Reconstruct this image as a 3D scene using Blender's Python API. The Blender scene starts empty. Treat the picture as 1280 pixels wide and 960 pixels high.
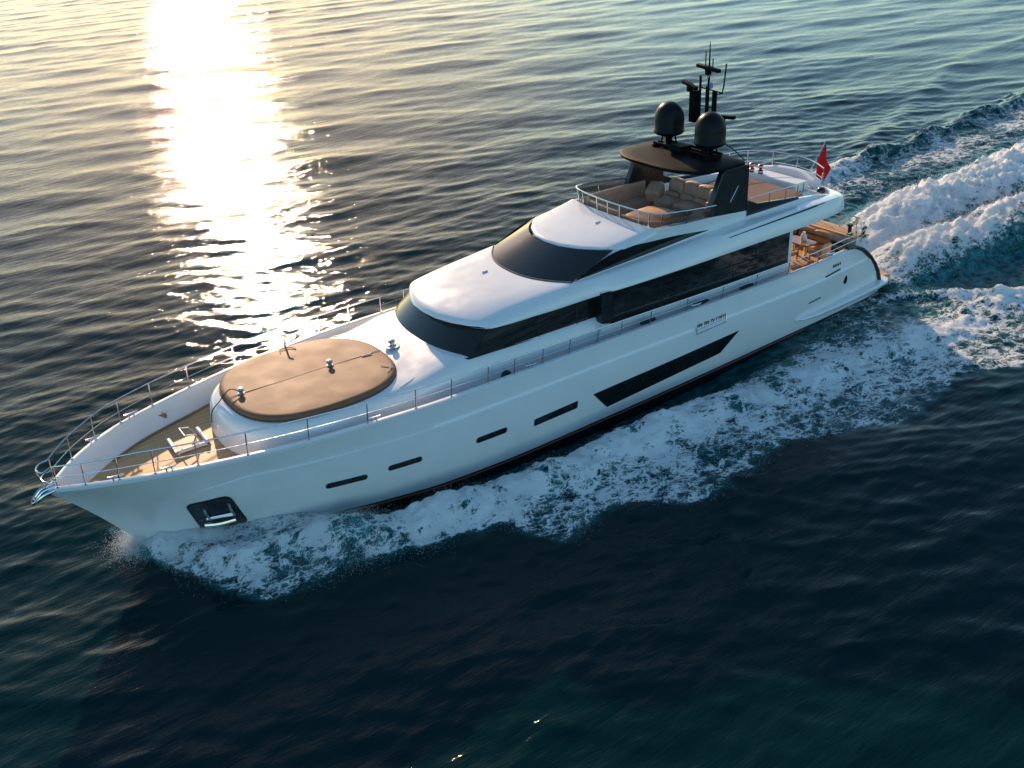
import bpy, bmesh, math, random
import numpy as np
from mathutils import Matrix, Vector

random.seed(7)
rng = np.random.default_rng(11)
scene = bpy.context.scene
COL = scene.collection
R = math.radians

# ------------------------------------------------------------------ camera, sky, sun, exposure
TRIM = R(2.0)                               # the yacht runs with her bow two degrees up
PIV = np.array([26.0, 0.0, 0.0])
MT = np.array([[math.cos(TRIM), 0, -math.sin(TRIM)], [0, 1, 0], [math.sin(TRIM), 0, math.cos(TRIM)]])
def to_world(p):
    return MT @ (np.asarray(p, float) - PIV) + PIV
def camera():
    az, pt, rl = np.radians([-122.58, 27.61, -3.24])
    f = np.array([math.cos(pt) * math.cos(az), math.cos(pt) * math.sin(az), -math.sin(pt)])
    r = np.array([math.sin(az), -math.cos(az), 0]); u = np.cross(r, f)
    rr = math.cos(rl) * r + math.sin(rl) * u; uu = -math.sin(rl) * r + math.cos(rl) * u
    f, rr, uu = MT @ f, MT @ rr, MT @ uu
    cd = bpy.data.cameras.new('camera'); co = bpy.data.objects.new('camera', cd); COL.objects.link(co)
    loc = to_world([29.46, 24.58, 16.2])
    co.matrix_world = Matrix(((rr[0], uu[0], -f[0], loc[0]), (rr[1], uu[1], -f[1], loc[1]), (rr[2], uu[2], -f[2], loc[2]), (0, 0, 0, 1)))
    cd.sensor_width = 36; cd.lens = 36 * 1226 / 1280; cd.clip_start = 0.1; cd.clip_end = 20000
    scene.camera = co
camera()

SUN_EL, SUN_AZ = 20.0, -107.0                # degrees; azimuth counted from +x towards +y
wd = bpy.data.worlds.new('World'); scene.world = wd; wd.use_nodes = True
nt = wd.node_tree; bg = nt.nodes['Background']
sky = nt.nodes.new('ShaderNodeTexSky'); sky.sky_type = 'NISHITA'; sky.sun_disc = False
sky.sun_elevation = R(SUN_EL); sky.sun_rotation = R(90 - SUN_AZ)
sky.air_density = 1.0; sky.dust_density = 0.2; sky.ozone_density = 1.0; sky.altitude = 0
tint = nt.nodes.new('ShaderNodeMix'); tint.data_type = 'RGBA'; tint.blend_type = 'MULTIPLY'; tint.inputs[0].default_value = 1
# the low sun warms its own side of the sky; the far side stays cool
tcw = nt.nodes.new('ShaderNodeTexCoord'); dp = nt.nodes.new('ShaderNodeVectorMath'); dp.operation = 'DOT_PRODUCT'
nt.links.new(tcw.outputs['Generated'], dp.inputs[0]); dp.inputs[1].default_value = (math.cos(R(SUN_EL)) * math.cos(R(SUN_AZ)), math.cos(R(SUN_EL)) * math.sin(R(SUN_AZ)), math.sin(R(SUN_EL)))
mrw = nt.nodes.new('ShaderNodeMapRange'); mrw.inputs[1].default_value = -1.0; mrw.inputs[2].default_value = 1.0; nt.links.new(dp.outputs['Value'], mrw.inputs[0])
wc = nt.nodes.new('ShaderNodeValToRGB'); wc.color_ramp.interpolation = 'EASE'; el = wc.color_ramp.elements
el[0].position = .38; el[0].color = (.68, .97, 1.09, 1); el[1].position = 1.0; el[1].color = (1.08, .86, .70, 1)
e_ = el.new(.72); e_.color = (.73, .99, 1.0, 1); e_ = el.new(.93); e_.color = (.80, .97, .97, 1)
nt.links.new(mrw.outputs[0], wc.inputs[0]); nt.links.new(wc.outputs[0], tint.inputs[7])
nt.links.new(sky.outputs[0], tint.inputs[6]); nt.links.new(tint.outputs[2], bg.inputs[0]); bg.inputs[1].default_value = 0.092
sd = bpy.data.lights.new('sun', 'SUN'); sd.energy = 3.0; sd.angle = R(1.2); sd.color = (1.0, 0.69, 0.45)
so = bpy.data.objects.new('sun', sd); COL.objects.link(so)
so.rotation_euler = Vector((math.cos(R(SUN_EL)) * math.cos(R(SUN_AZ)), math.cos(R(SUN_EL)) * math.sin(R(SUN_AZ)), math.sin(R(SUN_EL)))).to_track_quat('Z', 'Y').to_euler()
so.location = (0, -60, 60)
vs = scene.view_settings; vs.view_transform = 'Standard'; vs.look = 'None'; vs.gamma = 1; vs.exposure = 1.0
try: vs.use_curve_mapping = False
except Exception: pass
scene.render.engine = 'CYCLES'
scene.cycles.use_denoising = True
scene.cycles.max_bounces = 8; scene.cycles.glossy_bounces = 4; scene.cycles.diffuse_bounces = 3; scene.cycles.transparent_max_bounces = 8
scene.cycles.sample_clamp_indirect = 6.0

#GEOM
# ------------------------------------------------------------------ curves of the hull (yacht frame: x forward, y to port, z up)
def pchip(xk, yk):
    xk = np.asarray(xk, float); yk = np.asarray(yk, float)
    h = np.diff(xk); d = np.diff(yk) / h; m = np.zeros_like(yk)
    for i in range(1, len(xk) - 1):
        if d[i - 1] * d[i] > 0:
            w1 = 2 * h[i] + h[i - 1]; w2 = h[i] + 2 * h[i - 1]
            m[i] = (w1 + w2) / (w1 / d[i - 1] + w2 / d[i])
    m[0] = d[0]; m[-1] = d[-1]
    def f(x):
        x = np.clip(np.asarray(x, float), xk[0], xk[-1])
        i = np.clip(np.searchsorted(xk, x, side='right') - 1, 0, len(xk) - 2)
        t = (x - xk[i]) / h[i]
        return ((1 + 2 * t) * (1 - t) ** 2 * yk[i] + t * (1 - t) ** 2 * h[i] * m[i] + t * t * (3 - 2 * t) * yk[i + 1] + t * t * (t - 1) * h[i] * m[i + 1])
    return f
sheer_b = pchip([-1.6, 0, 3, 7, 11, 15, 18, 20, 22, 24, 26, 27.2, 28, 28.2], [2.86, 3.0, 3.24, 3.34, 3.38, 3.42, 3.37, 3.2, 2.88, 2.36, 1.62, .90, .19, 0.0])
sheer_z = pchip([-1.6, 0, 0.7, 3, 7, 11, 15, 18, 20, 22, 24, 26, 27.2, 28.2], [3.36, 3.36, 3.36, 3.31, 3.30, 3.30, 3.27, 3.22, 3.19, 3.14, 3.08, 3.0, 2.87, 2.66])
knuck_b = pchip([-1.6, 0, 3, 11, 15, 18, 20, 22, 24, 25, 26, 27.0, 27.6], [2.86, 3.0, 3.26, 3.38, 3.41, 3.36, 3.11, 2.70, 2.02, 1.55, 1.02, .37, 0.0])
mid_b = pchip([-1.6, 0, 3, 11, 15, 18, 20, 22, 24, 25.5, 26.4, 26.9], [2.86, 2.98, 3.2, 3.3, 3.3, 3.2, 2.92, 2.44, 1.66, .84, .27, 0.0])
boot_b = pchip([-1.6, 0, 3, 11, 15, 18, 20, 22, 24, 25.2, 26.2], [2.8, 2.92, 3.05, 3.1, 3.08, 2.9, 2.52, 1.9, 1.02, .42, 0.0])
boot_z = pchip([-1.6, 2, 8, 12, 16, 18, 20, 22, 24, 26.2], [1.0, .92, .66, .50, .36, .30, .26, .20, .12, .02])
def sstep_(a, b, x):
    t = np.clip((np.asarray(x, float) - a) / (b - a), 0, 1); return t * t * (3 - 2 * t)
def aft_x(z):
    return np.interp(z, [0.0, 1.2, 1.6, 2.0, 2.36, 2.75, 3.12, 3.3, 3.43], [-1.55, -1.5, -1.35, -1.15, -.89, -.52, -.05, .28, .62])
def hull_grid(nu=130):
    u = np.linspace(0, 1, nu); u = 1 - (1 - u) ** 1.35
    rows = []; tags = []
    def row(bf, zf, xstem):
        x = u * (xstem + 1.6) - 1.6
        z = np.array(zf(x), float)
        xa = np.where(u < .25, aft_x(z), 0)
        x0 = aft_x(float(np.atleast_1d(zf(np.array([0.])))[0]))
        x = x0 + u * (xstem - x0)
        z = np.array(zf(x), float)
        y = bf(x) * 1.0
        y[-1] = 0
        return np.stack([x, y, z], -1)
    r_sh = row(sheer_b, sheer_z, 28.2)
    r_k2 = row(knuck_b, lambda x: sheer_z(x) - .72, 27.6)
    f_ = np.clip((25.9 - r_k2[:, 0]) / 1.2, 0, 1)
    r_k1 = r_k2.copy(); r_k1[:, 2] += .03 * f_; r_k2 = r_k2.copy(); r_k2[:, 1] += .04 * f_
    r_m = row(mid_b, lambda x: .5 * (sheer_z(x) - .72) + .5 * boot_z(x), 26.9)
    r_b = row(boot_b, boot_z, 26.2)
    # forward of the knuckle the flare is one fair curve from sheer to waterline
    w_ = sstep_(23.2, 25.6, r_k2[:, 0])[:, None]
    def fair(t):
        m = .62; return r_sh * ((t - m) * (t - 1) / m) + r_m * (t * (t - 1) / (m * (m - 1))) + r_b * (t * (t - m) / (1 - m))
    for k in range(6):
        t = k / 5; q = r_sh * (1 - t) + r_k1 * t
        rows.append(q * (1 - w_) + fair(.32 * t) * w_); tags.append('white')
    n = 12
    for k in range(n):
        t = k / n
        a = 2 * (t - .5) * (t - 1); b = -4 * t * (t - 1); c = 2 * t * (t - .5)
        rows.append((r_k2 * a + r_m * b + r_b * c) * (1 - w_) + fair(.32 + .68 * t) * w_); tags.append('white')
    rows.append(r_b); tags.append('boot')
    q = r_b.copy(); q[:, 2] -= .06; q[:, 1] *= .998; q[:, 0] -= .03 * u; rows.append(q); tags.append('red')
    q = r_b.copy(); q[:, 2] -= .115; q[:, 1] *= .996; q[:, 0] -= .05 * u; rows.append(q); tags.append('boot')
    for dz, m, dx in ((.35, .97, .25), (.7, .9, .6), (1.0, .72, .95), (1.35, .38, 1.3), (1.6, 0, 1.6)):
        q = r_b.copy(); q[:, 2] -= dz; q[:, 1] *= m; q[:, 0] -= dx * u; rows.append(q); tags.append('boot')
    return np.array(rows), tags
HG, HTAG = hull_grid()
def hull_y(x, z):
    ys = []; zs = []
    for r in HG[:26]:
        ys.append(np.interp(x, r[:, 0], r[:, 1])); zs.append(np.interp(x, r[:, 0], r[:, 2]))
    zs = np.array(zs)[::-1]; ys = np.array(ys)[::-1]
    return float(np.interp(z, zs, ys))
def deck_z(x):
    return sheer_z(x) - .62
#ENDGEOM

# ------------------------------------------------------------------ materials
def mat(name, col=(.8, .8, .8), rough=.4, metal=0.0, coat=0.0, spec=.5, ior=1.5):
    m = bpy.data.materials.new(name); m.use_nodes = True
    b = m.node_tree.nodes['Principled BSDF']
    b.inputs['Base Color'].default_value = (*col, 1); b.inputs['Roughness'].default_value = rough
    b.inputs['Metallic'].default_value = metal; b.inputs['Coat Weight'].default_value = coat
    b.inputs['Coat Roughness'].default_value = .04; b.inputs['IOR'].default_value = ior
    b.inputs['Specular IOR Level'].default_value = spec
    return m
def nodes(m): return m.node_tree.nodes, m.node_tree.links, m.node_tree.nodes['Principled BSDF']
def vary(m, scale=6.0, amount=.12, bump=0.0, bscale=60.0, rough=0.0, stretch=(1, 1, 1)):
    """slow tone variation, roughness variation and fine bump on a plain material"""
    n, l, b = nodes(m)
    tc = n.new('ShaderNodeTexCoord'); mp = n.new('ShaderNodeMapping'); mp.inputs['Scale'].default_value = stretch
    l.new(tc.outputs['Object'], mp.inputs[0])
    ns = n.new('ShaderNodeTexNoise'); ns.inputs['Scale'].default_value = scale; ns.inputs['Detail'].default_value = 6
    l.new(mp.outputs[0], ns.inputs['Vector'])
    c = b.inputs['Base Color'].default_value[:]
    mx = n.new('ShaderNodeMix'); mx.data_type = 'RGBA'
    mx.inputs[6].default_value = (*[min(1, v * (1 - amount)) for v in c[:3]], 1); mx.inputs[7].default_value = (*[min(1, v * (1 + amount)) for v in c[:3]], 1)
    mr = n.new('ShaderNodeMapRange'); mr.inputs[1].default_value = .3; mr.inputs[2].default_value = .7
    l.new(ns.outputs[0], mr.inputs[0]); l.new(mr.outputs[0], mx.inputs[0]); l.new(mx.outputs[2], b.inputs['Base Color'])
    if rough:
        r0 = b.inputs['Roughness'].default_value
        m2 = n.new('ShaderNodeMapRange'); m2.inputs[1].default_value = .3; m2.inputs[2].default_value = .7; m2.inputs[3].default_value = max(0, r0 - rough); m2.inputs[4].default_value = r0 + rough
        l.new(ns.outputs[0], m2.inputs[0]); l.new(m2.outputs[0], b.inputs['Roughness'])
    if bump:
        n2 = n.new('ShaderNodeTexNoise'); n2.inputs['Scale'].default_value = bscale; n2.inputs['Detail'].default_value = 4
        l.new(mp.outputs[0], n2.inputs['Vector'])
        bp = n.new('ShaderNodeBump'); bp.inputs['Strength'].default_value = bump; bp.inputs['Distance'].default_value = .02
        l.new(n2.outputs[0], bp.inputs['Height']); l.new(bp.outputs[0], b.inputs['Normal'])
    return m
M = {}
M['white'] = vary(mat('white_gelcoat', (.80, .80, .79), .20, coat=.6), 1.3, .025, rough=.06)
M['deckwhite'] = vary(mat('white_deck_paint', (.78, .78, .77), .42), 2.0, .03, .06, 220, .06)
M['boot'] = vary(mat('black_antifouling', (.012, .011, .013), .38), 3, .3)
M['red'] = mat('red_boot_line', (.42, .13, .08), .4)
M['glass'] = vary(mat('tinted_glass', (.010, .011, .012), .05, spec=.6, ior=1.5), .8, .25, rough=.02)
M['black'] = vary(mat('black_gloss_paint', (.010, .012, .015), .28, coat=.15), 2, .2, rough=.06)
M['blackmatt'] = vary(mat('black_matt_paint', (.007, .007, .008), .6, spec=.06), 6, .25, .05, 90)
M['dome'] = vary(mat('black_radome', (.007, .009, .012), .42, spec=.15), 5, .15)
M['gasket'] = mat('dark_gasket', (.02, .02, .02), .6)
M['chrome'] = vary(mat('polished_steel', (.62, .62, .62), .16, metal=1), 9, .08, rough=.05)
M['pad'] = vary(mat('brown_cover', (.215, .115, .068), .60, spec=.2), 1.4, .05, .12, 160, .04)
M['paddark'] = vary(mat('brown_cover_piping', (.10, .052, .034), .6), 4, .1)
M['leather'] = vary(mat('brown_leather', (.54, .34, .225), .5), 4, .16, .25, 60, .06)
M['tan'] = vary(mat('tan_leather', (.55, .30, .155), .5), 4, .14, .2, 60, .06)
M['wood'] = vary(mat('varnished_wood', (.30, .12, .045), .3, coat=.4), 5, .3, stretch=(1, 8, 8))
M['flag'] = vary(mat('red_flag_cloth', (.68, .008, .014), .7, spec=.2), 9, .2)
M['flagblue'] = vary(mat('blue_white_cloth', (.22, .32, .55), .7), 9, .2)
M['redpaint'] = mat('red_lacquer', (.35, .02, .02), .3)
M['screen'] = mat('smoked_screen', (.05, .035, .03), .06)
_b = M['screen'].node_tree.nodes['Principled BSDF']; _b.inputs['Alpha'].default_value = .62
def teak():
    m = mat('teak_planks', (.4, .2, .08), .55)
    n, l, b = nodes(m)
    tc = n.new('ShaderNodeTexCoord')
    sp = n.new('ShaderNodeSeparateXYZ'); l.new(tc.outputs['Object'], sp.inputs[0])
    dv = n.new('ShaderNodeMath'); dv.operation = 'MULTIPLY'; dv.inputs[1].default_value = 1 / .085; l.new(sp.outputs[1], dv.inputs[0])
    fl = n.new('ShaderNodeMath'); fl.operation = 'FLOOR'; l.new(dv.outputs[0], fl.inputs[0])
    fr = n.new('ShaderNodeMath'); fr.operation = 'FRACT'; l.new(dv.outputs[0], fr.inputs[0])
    seam = n.new('ShaderNodeMath'); seam.operation = 'LESS_THAN'; seam.inputs[1].default_value = .13; l.new(fr.outputs[0], seam.inputs[0])
    wn = n.new('ShaderNodeTexWhiteNoise'); wn.noise_dimensions = '1D'; l.new(fl.outputs[0], wn.inputs['W'])
    mp = n.new('ShaderNodeMapping'); mp.inputs['Scale'].default_value = (1.2, 30, 10); l.new(tc.outputs['Object'], mp.inputs[0])
    ns = n.new('ShaderNodeTexNoise'); ns.inputs['Scale'].default_value = 2; ns.inputs['Detail'].default_value = 8; l.new(mp.outputs[0], ns.inputs['Vector'])
    ad = n.new('ShaderNodeMath'); ad.operation = 'ADD'; l.new(wn.outputs[0], ad.inputs[0]); l.new(ns.outputs[0], ad.inputs[1])
    mr = n.new('ShaderNodeMapRange'); mr.inputs[1].default_value = .4; mr.inputs[2].default_value = 1.6; l.new(ad.outputs[0], mr.inputs[0])
    mx = n.new('ShaderNodeMix'); mx.data_type = 'RGBA'; mx.inputs[6].default_value = (.60, .31, .125, 1); mx.inputs[7].default_value = (.76, .45, .21, 1); l.new(mr.outputs[0], mx.inputs[0])
    m2 = n.new('ShaderNodeMix'); m2.data_type = 'RGBA'; m2.inputs[7].default_value = (.05, .032, .022, 1); l.new(mx.outputs[2], m2.inputs[6])
    sf = n.new('ShaderNodeMath'); sf.operation = 'MULTIPLY'; sf.inputs[1].default_value = .75; l.new(seam.outputs[0], sf.inputs[0]); l.new(sf.outputs[0], m2.inputs[0])
    l.new(m2.outputs[2], b.inputs['Base Color'])
    return m
M['teak'] = teak()

# ------------------------------------------------------------------ mesh helpers (all yacht meshes use the yacht frame)
ROOTM = Matrix(((MT[0][0], MT[0][1], MT[0][2], 0), (MT[1][0], MT[1][1], MT[1][2], 0), (MT[2][0], MT[2][1], MT[2][2], 0), (0, 0, 0, 1)))
def frame_at(p):
    """matrix of the tilted yacht frame with its origin at yacht-frame point p"""
    w = to_world(p); m = ROOTM.copy(); m.translation = Vector(w); return m
def obj(name, verts, faces, mats, parent=None, smooth=True, mi=None, autosmooth=35, bevel=0, sub=0, origin=None):
    me = bpy.data.meshes.new(name)
    vv = [tuple(float(c) for c in v) for v in verts]
    if origin is not None: vv = [(a - origin[0], b - origin[1], c - origin[2]) for a, b, c in vv]
    me.from_pydata(vv, [], [tuple(f) for f in faces])
    if mi is not None:
        for p, k in zip(me.polygons, mi): p.material_index = k
    bm = bmesh.new(); bm.from_mesh(me); bmesh.ops.remove_doubles(bm, verts=bm.verts, dist=1e-4)
    bmesh.ops.recalc_face_normals(bm, faces=bm.faces)
    bm.to_mesh(me); bm.free()
    if not isinstance(mats, (list, tuple)): mats = [mats]
    for m in mats: me.materials.append(m)
    o = bpy.data.objects.new(name, me); COL.objects.link(o)
    if parent is not None: o.parent = parent
    if smooth:
        me.polygons.foreach_set('use_smooth', [True] * len(me.polygons))
        if autosmooth: me.set_sharp_from_angle(angle=R(autosmooth))
    if bevel:
        md = o.modifiers.new('bevel', 'BEVEL'); md.width = bevel; md.segments = 3; md.limit_method = 'ANGLE'; md.angle_limit = R(40)
    if sub:
        md = o.modifiers.new('sub', 'SUBSURF'); md.levels = sub; md.render_levels = sub
    return o
class G:
    """collects geometry"""
    def __init__(s): s.v = []; s.f = []
    def add(s, v, f):
        k = len(s.v); s.v += [tuple(p) for p in v]; s.f += [tuple(i + k for i in q) for q in f]
    def grid(s, a, cu=False, cv=False):
        a = np.asarray(a, float); nu, nv = a.shape[:2]; f = []
        for i in range(nu if cu else nu - 1):
            for j in range(nv if cv else nv - 1):
                f.append((i * nv + j, ((i + 1) % nu) * nv + j, ((i + 1) % nu) * nv + (j + 1) % nv, i * nv + (j + 1) % nv))
        s.add(a.reshape(-1, 3), f)
    def box(s, x0, x1, y0, y1, z0, z1):
        s.add([(x, y, z) for x in (x0, x1) for y in (y0, y1) for z in (z0, z1)],
              [(0, 1, 3, 2), (4, 6, 7, 5), (0, 4, 5, 1), (2, 3, 7, 6), (0, 2, 6, 4), (1, 5, 7, 3)])
    def tube(s, pts, r, n=8, cap=True):
        P = np.asarray(pts, float); m = len(P); rr = np.full(m, r) if np.isscalar(r) else np.asarray(r, float)
        T = np.gradient(P, axis=0); T /= np.linalg.norm(T, axis=1)[:, None] + 1e-12
        up = np.array([0, 0, 1.]) if abs(T[0][2]) < .9 else np.array([1., 0, 0])
        a = np.cross(T[0], up); a /= np.linalg.norm(a); rings = []
        for i in range(m):
            a = a - T[i] * (a @ T[i]); a /= np.linalg.norm(a) + 1e-12; b = np.cross(T[i], a)
            th = np.linspace(0, 2 * np.pi, n, endpoint=False)
            rings.append(P[i] + rr[i] * (np.cos(th)[:, None] * a + np.sin(th)[:, None] * b))
        k = len(s.v); s.grid(np.array(rings), cv=True)
        if cap:
            s.f.append(tuple(k + j for j in range(n))); s.f.append(tuple(k + (m - 1) * n + j for j in reversed(range(n))))
    def lathe(s, prof, c=(0, 0, 0), n=28):
        th = np.linspace(0, 2 * np.pi, n, endpoint=False)
        a = np.array([[(c[0] + r * math.cos(t), c[1] + r * math.sin(t), c[2] + z) for t in th] for r, z in prof])
        k = len(s.v); s.grid(a, cv=True)
        if prof[0][0] > 1e-4: s.f.append(tuple(k + j for j in range(n)))
        if prof[-1][0] > 1e-4: s.f.append(tuple(k + (len(prof) - 1) * n + j for j in range(n)))
    def prism(s, poly, axis, a, b):
        """polygon (2-D) extruded along an axis from a to b"""
        n = len(poly)
        def P(p, t): return {'x': (t, p[0], p[1]), 'y': (p[0], t, p[1]), 'z': (p[0], p[1], t)}[axis]
        s.add([P(p, a) for p in poly] + [P(p, b) for p in poly],
              [tuple(range(n)), tuple(range(2 * n - 1, n - 1, -1))] + [(i, (i + 1) % n, n + (i + 1) % n, n + i) for i in range(n)])
    def obj(s, name, m, parent=None, **k): return obj(name, s.v, s.f, m, parent, **k)
def smoothpath(pts, n=8):
    """Catmull-Rom through the points"""
    P = np.asarray(pts, float); P = np.vstack([2 * P[0] - P[1], P, 2 * P[-1] - P[-2]]); out = []
    for i in range(1, len(P) - 2):
        for t in np.linspace(0, 1, n, endpoint=False):
            a, b, c, d = P[i - 1:i + 3]
            out.append(.5 * ((2 * b) + (c - a) * t + (2 * a - 5 * b + 4 * c - d) * t * t + (3 * b - 3 * c + d - a) * t ** 3))
    out.append(P[-2]); return np.array(out)
def rounded(poly, r, n=5):
    """round the corners of a 2-D polygon"""
    P = [np.array(p, float) for p in poly]; out = []; N = len(P)
    for i in range(N):
        a, b, c = P[i - 1], P[i], P[(i + 1) % N]
        u = a - b; v = c - b; lu = np.linalg.norm(u); lv = np.linalg.norm(v)
        d = min(r, .48 * lu, .48 * lv); p0 = b + u / lu * d; p1 = b + v / lv * d
        for t in np.linspace(0, 1, n): out.append((1 - t) ** 2 * p0 + 2 * t * (1 - t) * b + t * t * p1)
    return [tuple(p) for p in out]
def mirror(pts): return [(p[0], -p[1], p[2]) for p in pts]
def tag(o, label=None, cat=None, group=None, kind=None):
    if label: o['label'] = label
    if cat: o['category'] = cat
    if group: o['group'] = group
    if kind: o['kind'] = kind
    return o
def rest(name, g, m, at, label, cat, group=None, **k):
    """a thing that rests on the yacht: top-level, in the tilted frame, origin at its base"""
    o = obj(name, g.v, g.f, m, None, origin=at, **k); o.matrix_world = frame_at(at); return tag(o, label, cat, group)
def child_of(o, name, g, m, at, **k): return obj(name, g.v, g.f, m, o, origin=at, **k)
def cushion(x0, x1, y0, y1, z0, z1, r=.06, n=9, puff=.04, rot=0, tilt=0, roll=0):
    """a puffy cushion: a superellipsoid box with a raised crown"""
    cx, cy, cz = (x0 + x1) / 2, (y0 + y1) / 2, (z0 + z1) / 2; a, b, c = (x1 - x0) / 2, (y1 - y0) / 2, (z1 - z0) / 2
    g = G(); th = np.linspace(-np.pi / 2, np.pi / 2, n * 2); ph = np.linspace(0, 2 * np.pi, n * 4, endpoint=False)
    e1, e2 = .35, .28
    sg = lambda w, e: np.sign(w) * np.abs(w) ** e
    A = np.empty((len(th), len(ph), 3))
    for i, t in enumerate(th):
        ct = sg(np.cos(t), e1); st = sg(np.sin(t), e1)
        A[i, :, 0] = a * ct * sg(np.cos(ph), e2); A[i, :, 1] = b * ct * sg(np.sin(ph), e2); A[i, :, 2] = c * st
    A[..., 2] += puff * np.sign(A[..., 2]) * np.clip(1 - (A[..., 0] / a) ** 2, 0, 1) * np.clip(1 - (A[..., 1] / b) ** 2, 0, 1)
    ct, st = math.cos(tilt), math.sin(tilt); X = A[..., 0] * ct + A[..., 2] * st; Z = -A[..., 0] * st + A[..., 2] * ct; A[..., 0], A[..., 2] = X, Z
    cr, sr = math.cos(rot), math.sin(rot); X = A[..., 0] * cr - A[..., 1] * sr; Y = A[..., 0] * sr + A[..., 1] * cr; A[..., 0], A[..., 1] = X, Y
    A += np.array([cx, cy, cz]); g.grid(A, cv=True); return g

#WATER
# ------------------------------------------------------------------ the sea
def vnoise(x, y, seed=0):
    """smooth value noise in [-1,1]"""
    xi = np.floor(x).astype(np.int64); yi = np.floor(y).astype(np.int64); fx = x - xi; fy = y - yi
    fx = fx * fx * fx * (fx * (6 * fx - 15) + 10); fy = fy * fy * fy * (fy * (6 * fy - 15) + 10)
    def h(a, b):
        n = (a * 374761393 + b * 668265263 + seed * 1274126177) & 0xffffffff
        n = ((n ^ (n >> 13)) * 1274126177) & 0xffffffff
        n = n ^ (n >> 16)
        return (n & 0xffff) / 32767.5 - 1
    return (h(xi, yi) * (1 - fx) + h(xi + 1, yi) * fx) * (1 - fy) + (h(xi, yi + 1) * (1 - fx) + h(xi + 1, yi + 1) * fx) * fy
def fbm(x, y, o=4, seed=0, gain=.5):
    s = 0; a = 1; t = 0
    for k in range(o):
        s = s + a * vnoise(x * 2 ** k + 17.3 * k, y * 2 ** k - 9.1 * k, seed + k); t += a; a *= gain
    return s / t
def sstep(a, b, x):
    t = np.clip((x - a) / (b - a), 0, 1); return t * t * (3 - 2 * t)
def axis_knots(lo, hi, core0, core1, d0, grow, dmax, far):
    """grid lines: even spacing in the core, growing outside, out to the horizon"""
    a = list(np.arange(core0, core1 + 1e-6, d0))
    for sgn, lim in ((1, hi), (-1, lo)):
        p = core1 if sgn > 0 else core0; d = d0; o = []
        while (p < lim if sgn > 0 else p > lim):
            d = min(d * grow, dmax); p += sgn * d; o.append(p)
        while abs(p) < far:
            d *= 1.35; p += sgn * d; o.append(p)
        a = a + o if sgn > 0 else o[::-1] + a
    return np.array(a)
OUT_P = pchip([-40, -20, -6, -.2, 2, 3.7, 7.1, 9.4, 11.1, 13.2, 15.2, 16.9, 17.9, 19.7, 20.9, 22.1, 23.8, 25.2, 26.2, 26.6], [22, 14.5, 10.8, 9.5, 8.8, 9.4, 8.9, 8.0, 8.5, 8.7, 7.3, 7.7, 6.4, 5.7, 5.3, 5.0, 4.8, 3.3, 1.3, .05])
OUT_S = pchip([-60, -32, -21, -13, -5, 2, 10, 16, 20, 23.8, 25.2, 26.2, 26.6], [13, 10.3, 9.1, 8.9, 8.6, 8.2, 7.6, 6.8, 5.2, 4.0, 2.7, 1.2, .05])
CREST = pchip([-40, -8, -2, 2.4, 6.1, 10.4, 12.1, 15.5, 16.8, 18.8, 21.9, 23.8, 25.1, 26.2], [20, 7.6, 6.3, 6.0, 5.7, 5.0, 4.8, 4.7, 4.4, 4.1, 3.3, 2.6, 1.4, .2])
CREST_H = pchip([-40, -4, 2, 8, 12, 16, 20, 23, 25, 26.3], [.1, .22, .25, .32, .40, .50, .52, .46, .26, .05])
HULL_W = pchip([-2, 4, 14, 17, 20, 22, 24, 25.4, 26.3], [2.95, 3.05, 3.1, 2.95, 2.5, 1.85, 1.0, .45, 0])
def waves(X, Y, dx):
    """sum of trochoidal waves; short ones fade where the mesh is too coarse for them"""
    r = np.random.default_rng(5); N = 150
    L = np.exp(r.uniform(np.log(.45), np.log(11.0), N)); main = R(-112)
    th = main + r.normal(0, 1, N) * np.interp(L, [.5, 2, 11], [.50, .36, .34]); ph = r.uniform(0, 2 * np.pi, N)
    A = .0022 * L ** .92 * r.uniform(.4, 1.4, N) * np.interp(L, [.45, 1.2, 2.0, 3.5, 5, 11], [1.35, 1.2, .85, .62, .48, .58])
    dX = np.zeros_like(X); dY = np.zeros_like(X); Z = np.zeros_like(X)
    for l, t, p, a in zip(L, th, ph, A):
        k = 2 * np.pi / l; w = np.clip((l / dx - 2.5) / 2.5, 0, 1)
        q = k * (math.cos(t) * X + math.sin(t) * Y) + p
        Z += w * a * np.cos(q); s = w * a * np.sin(q) * .9; dX -= math.cos(t) * s; dY -= math.sin(t) * s
    return dX, dY, Z
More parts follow.
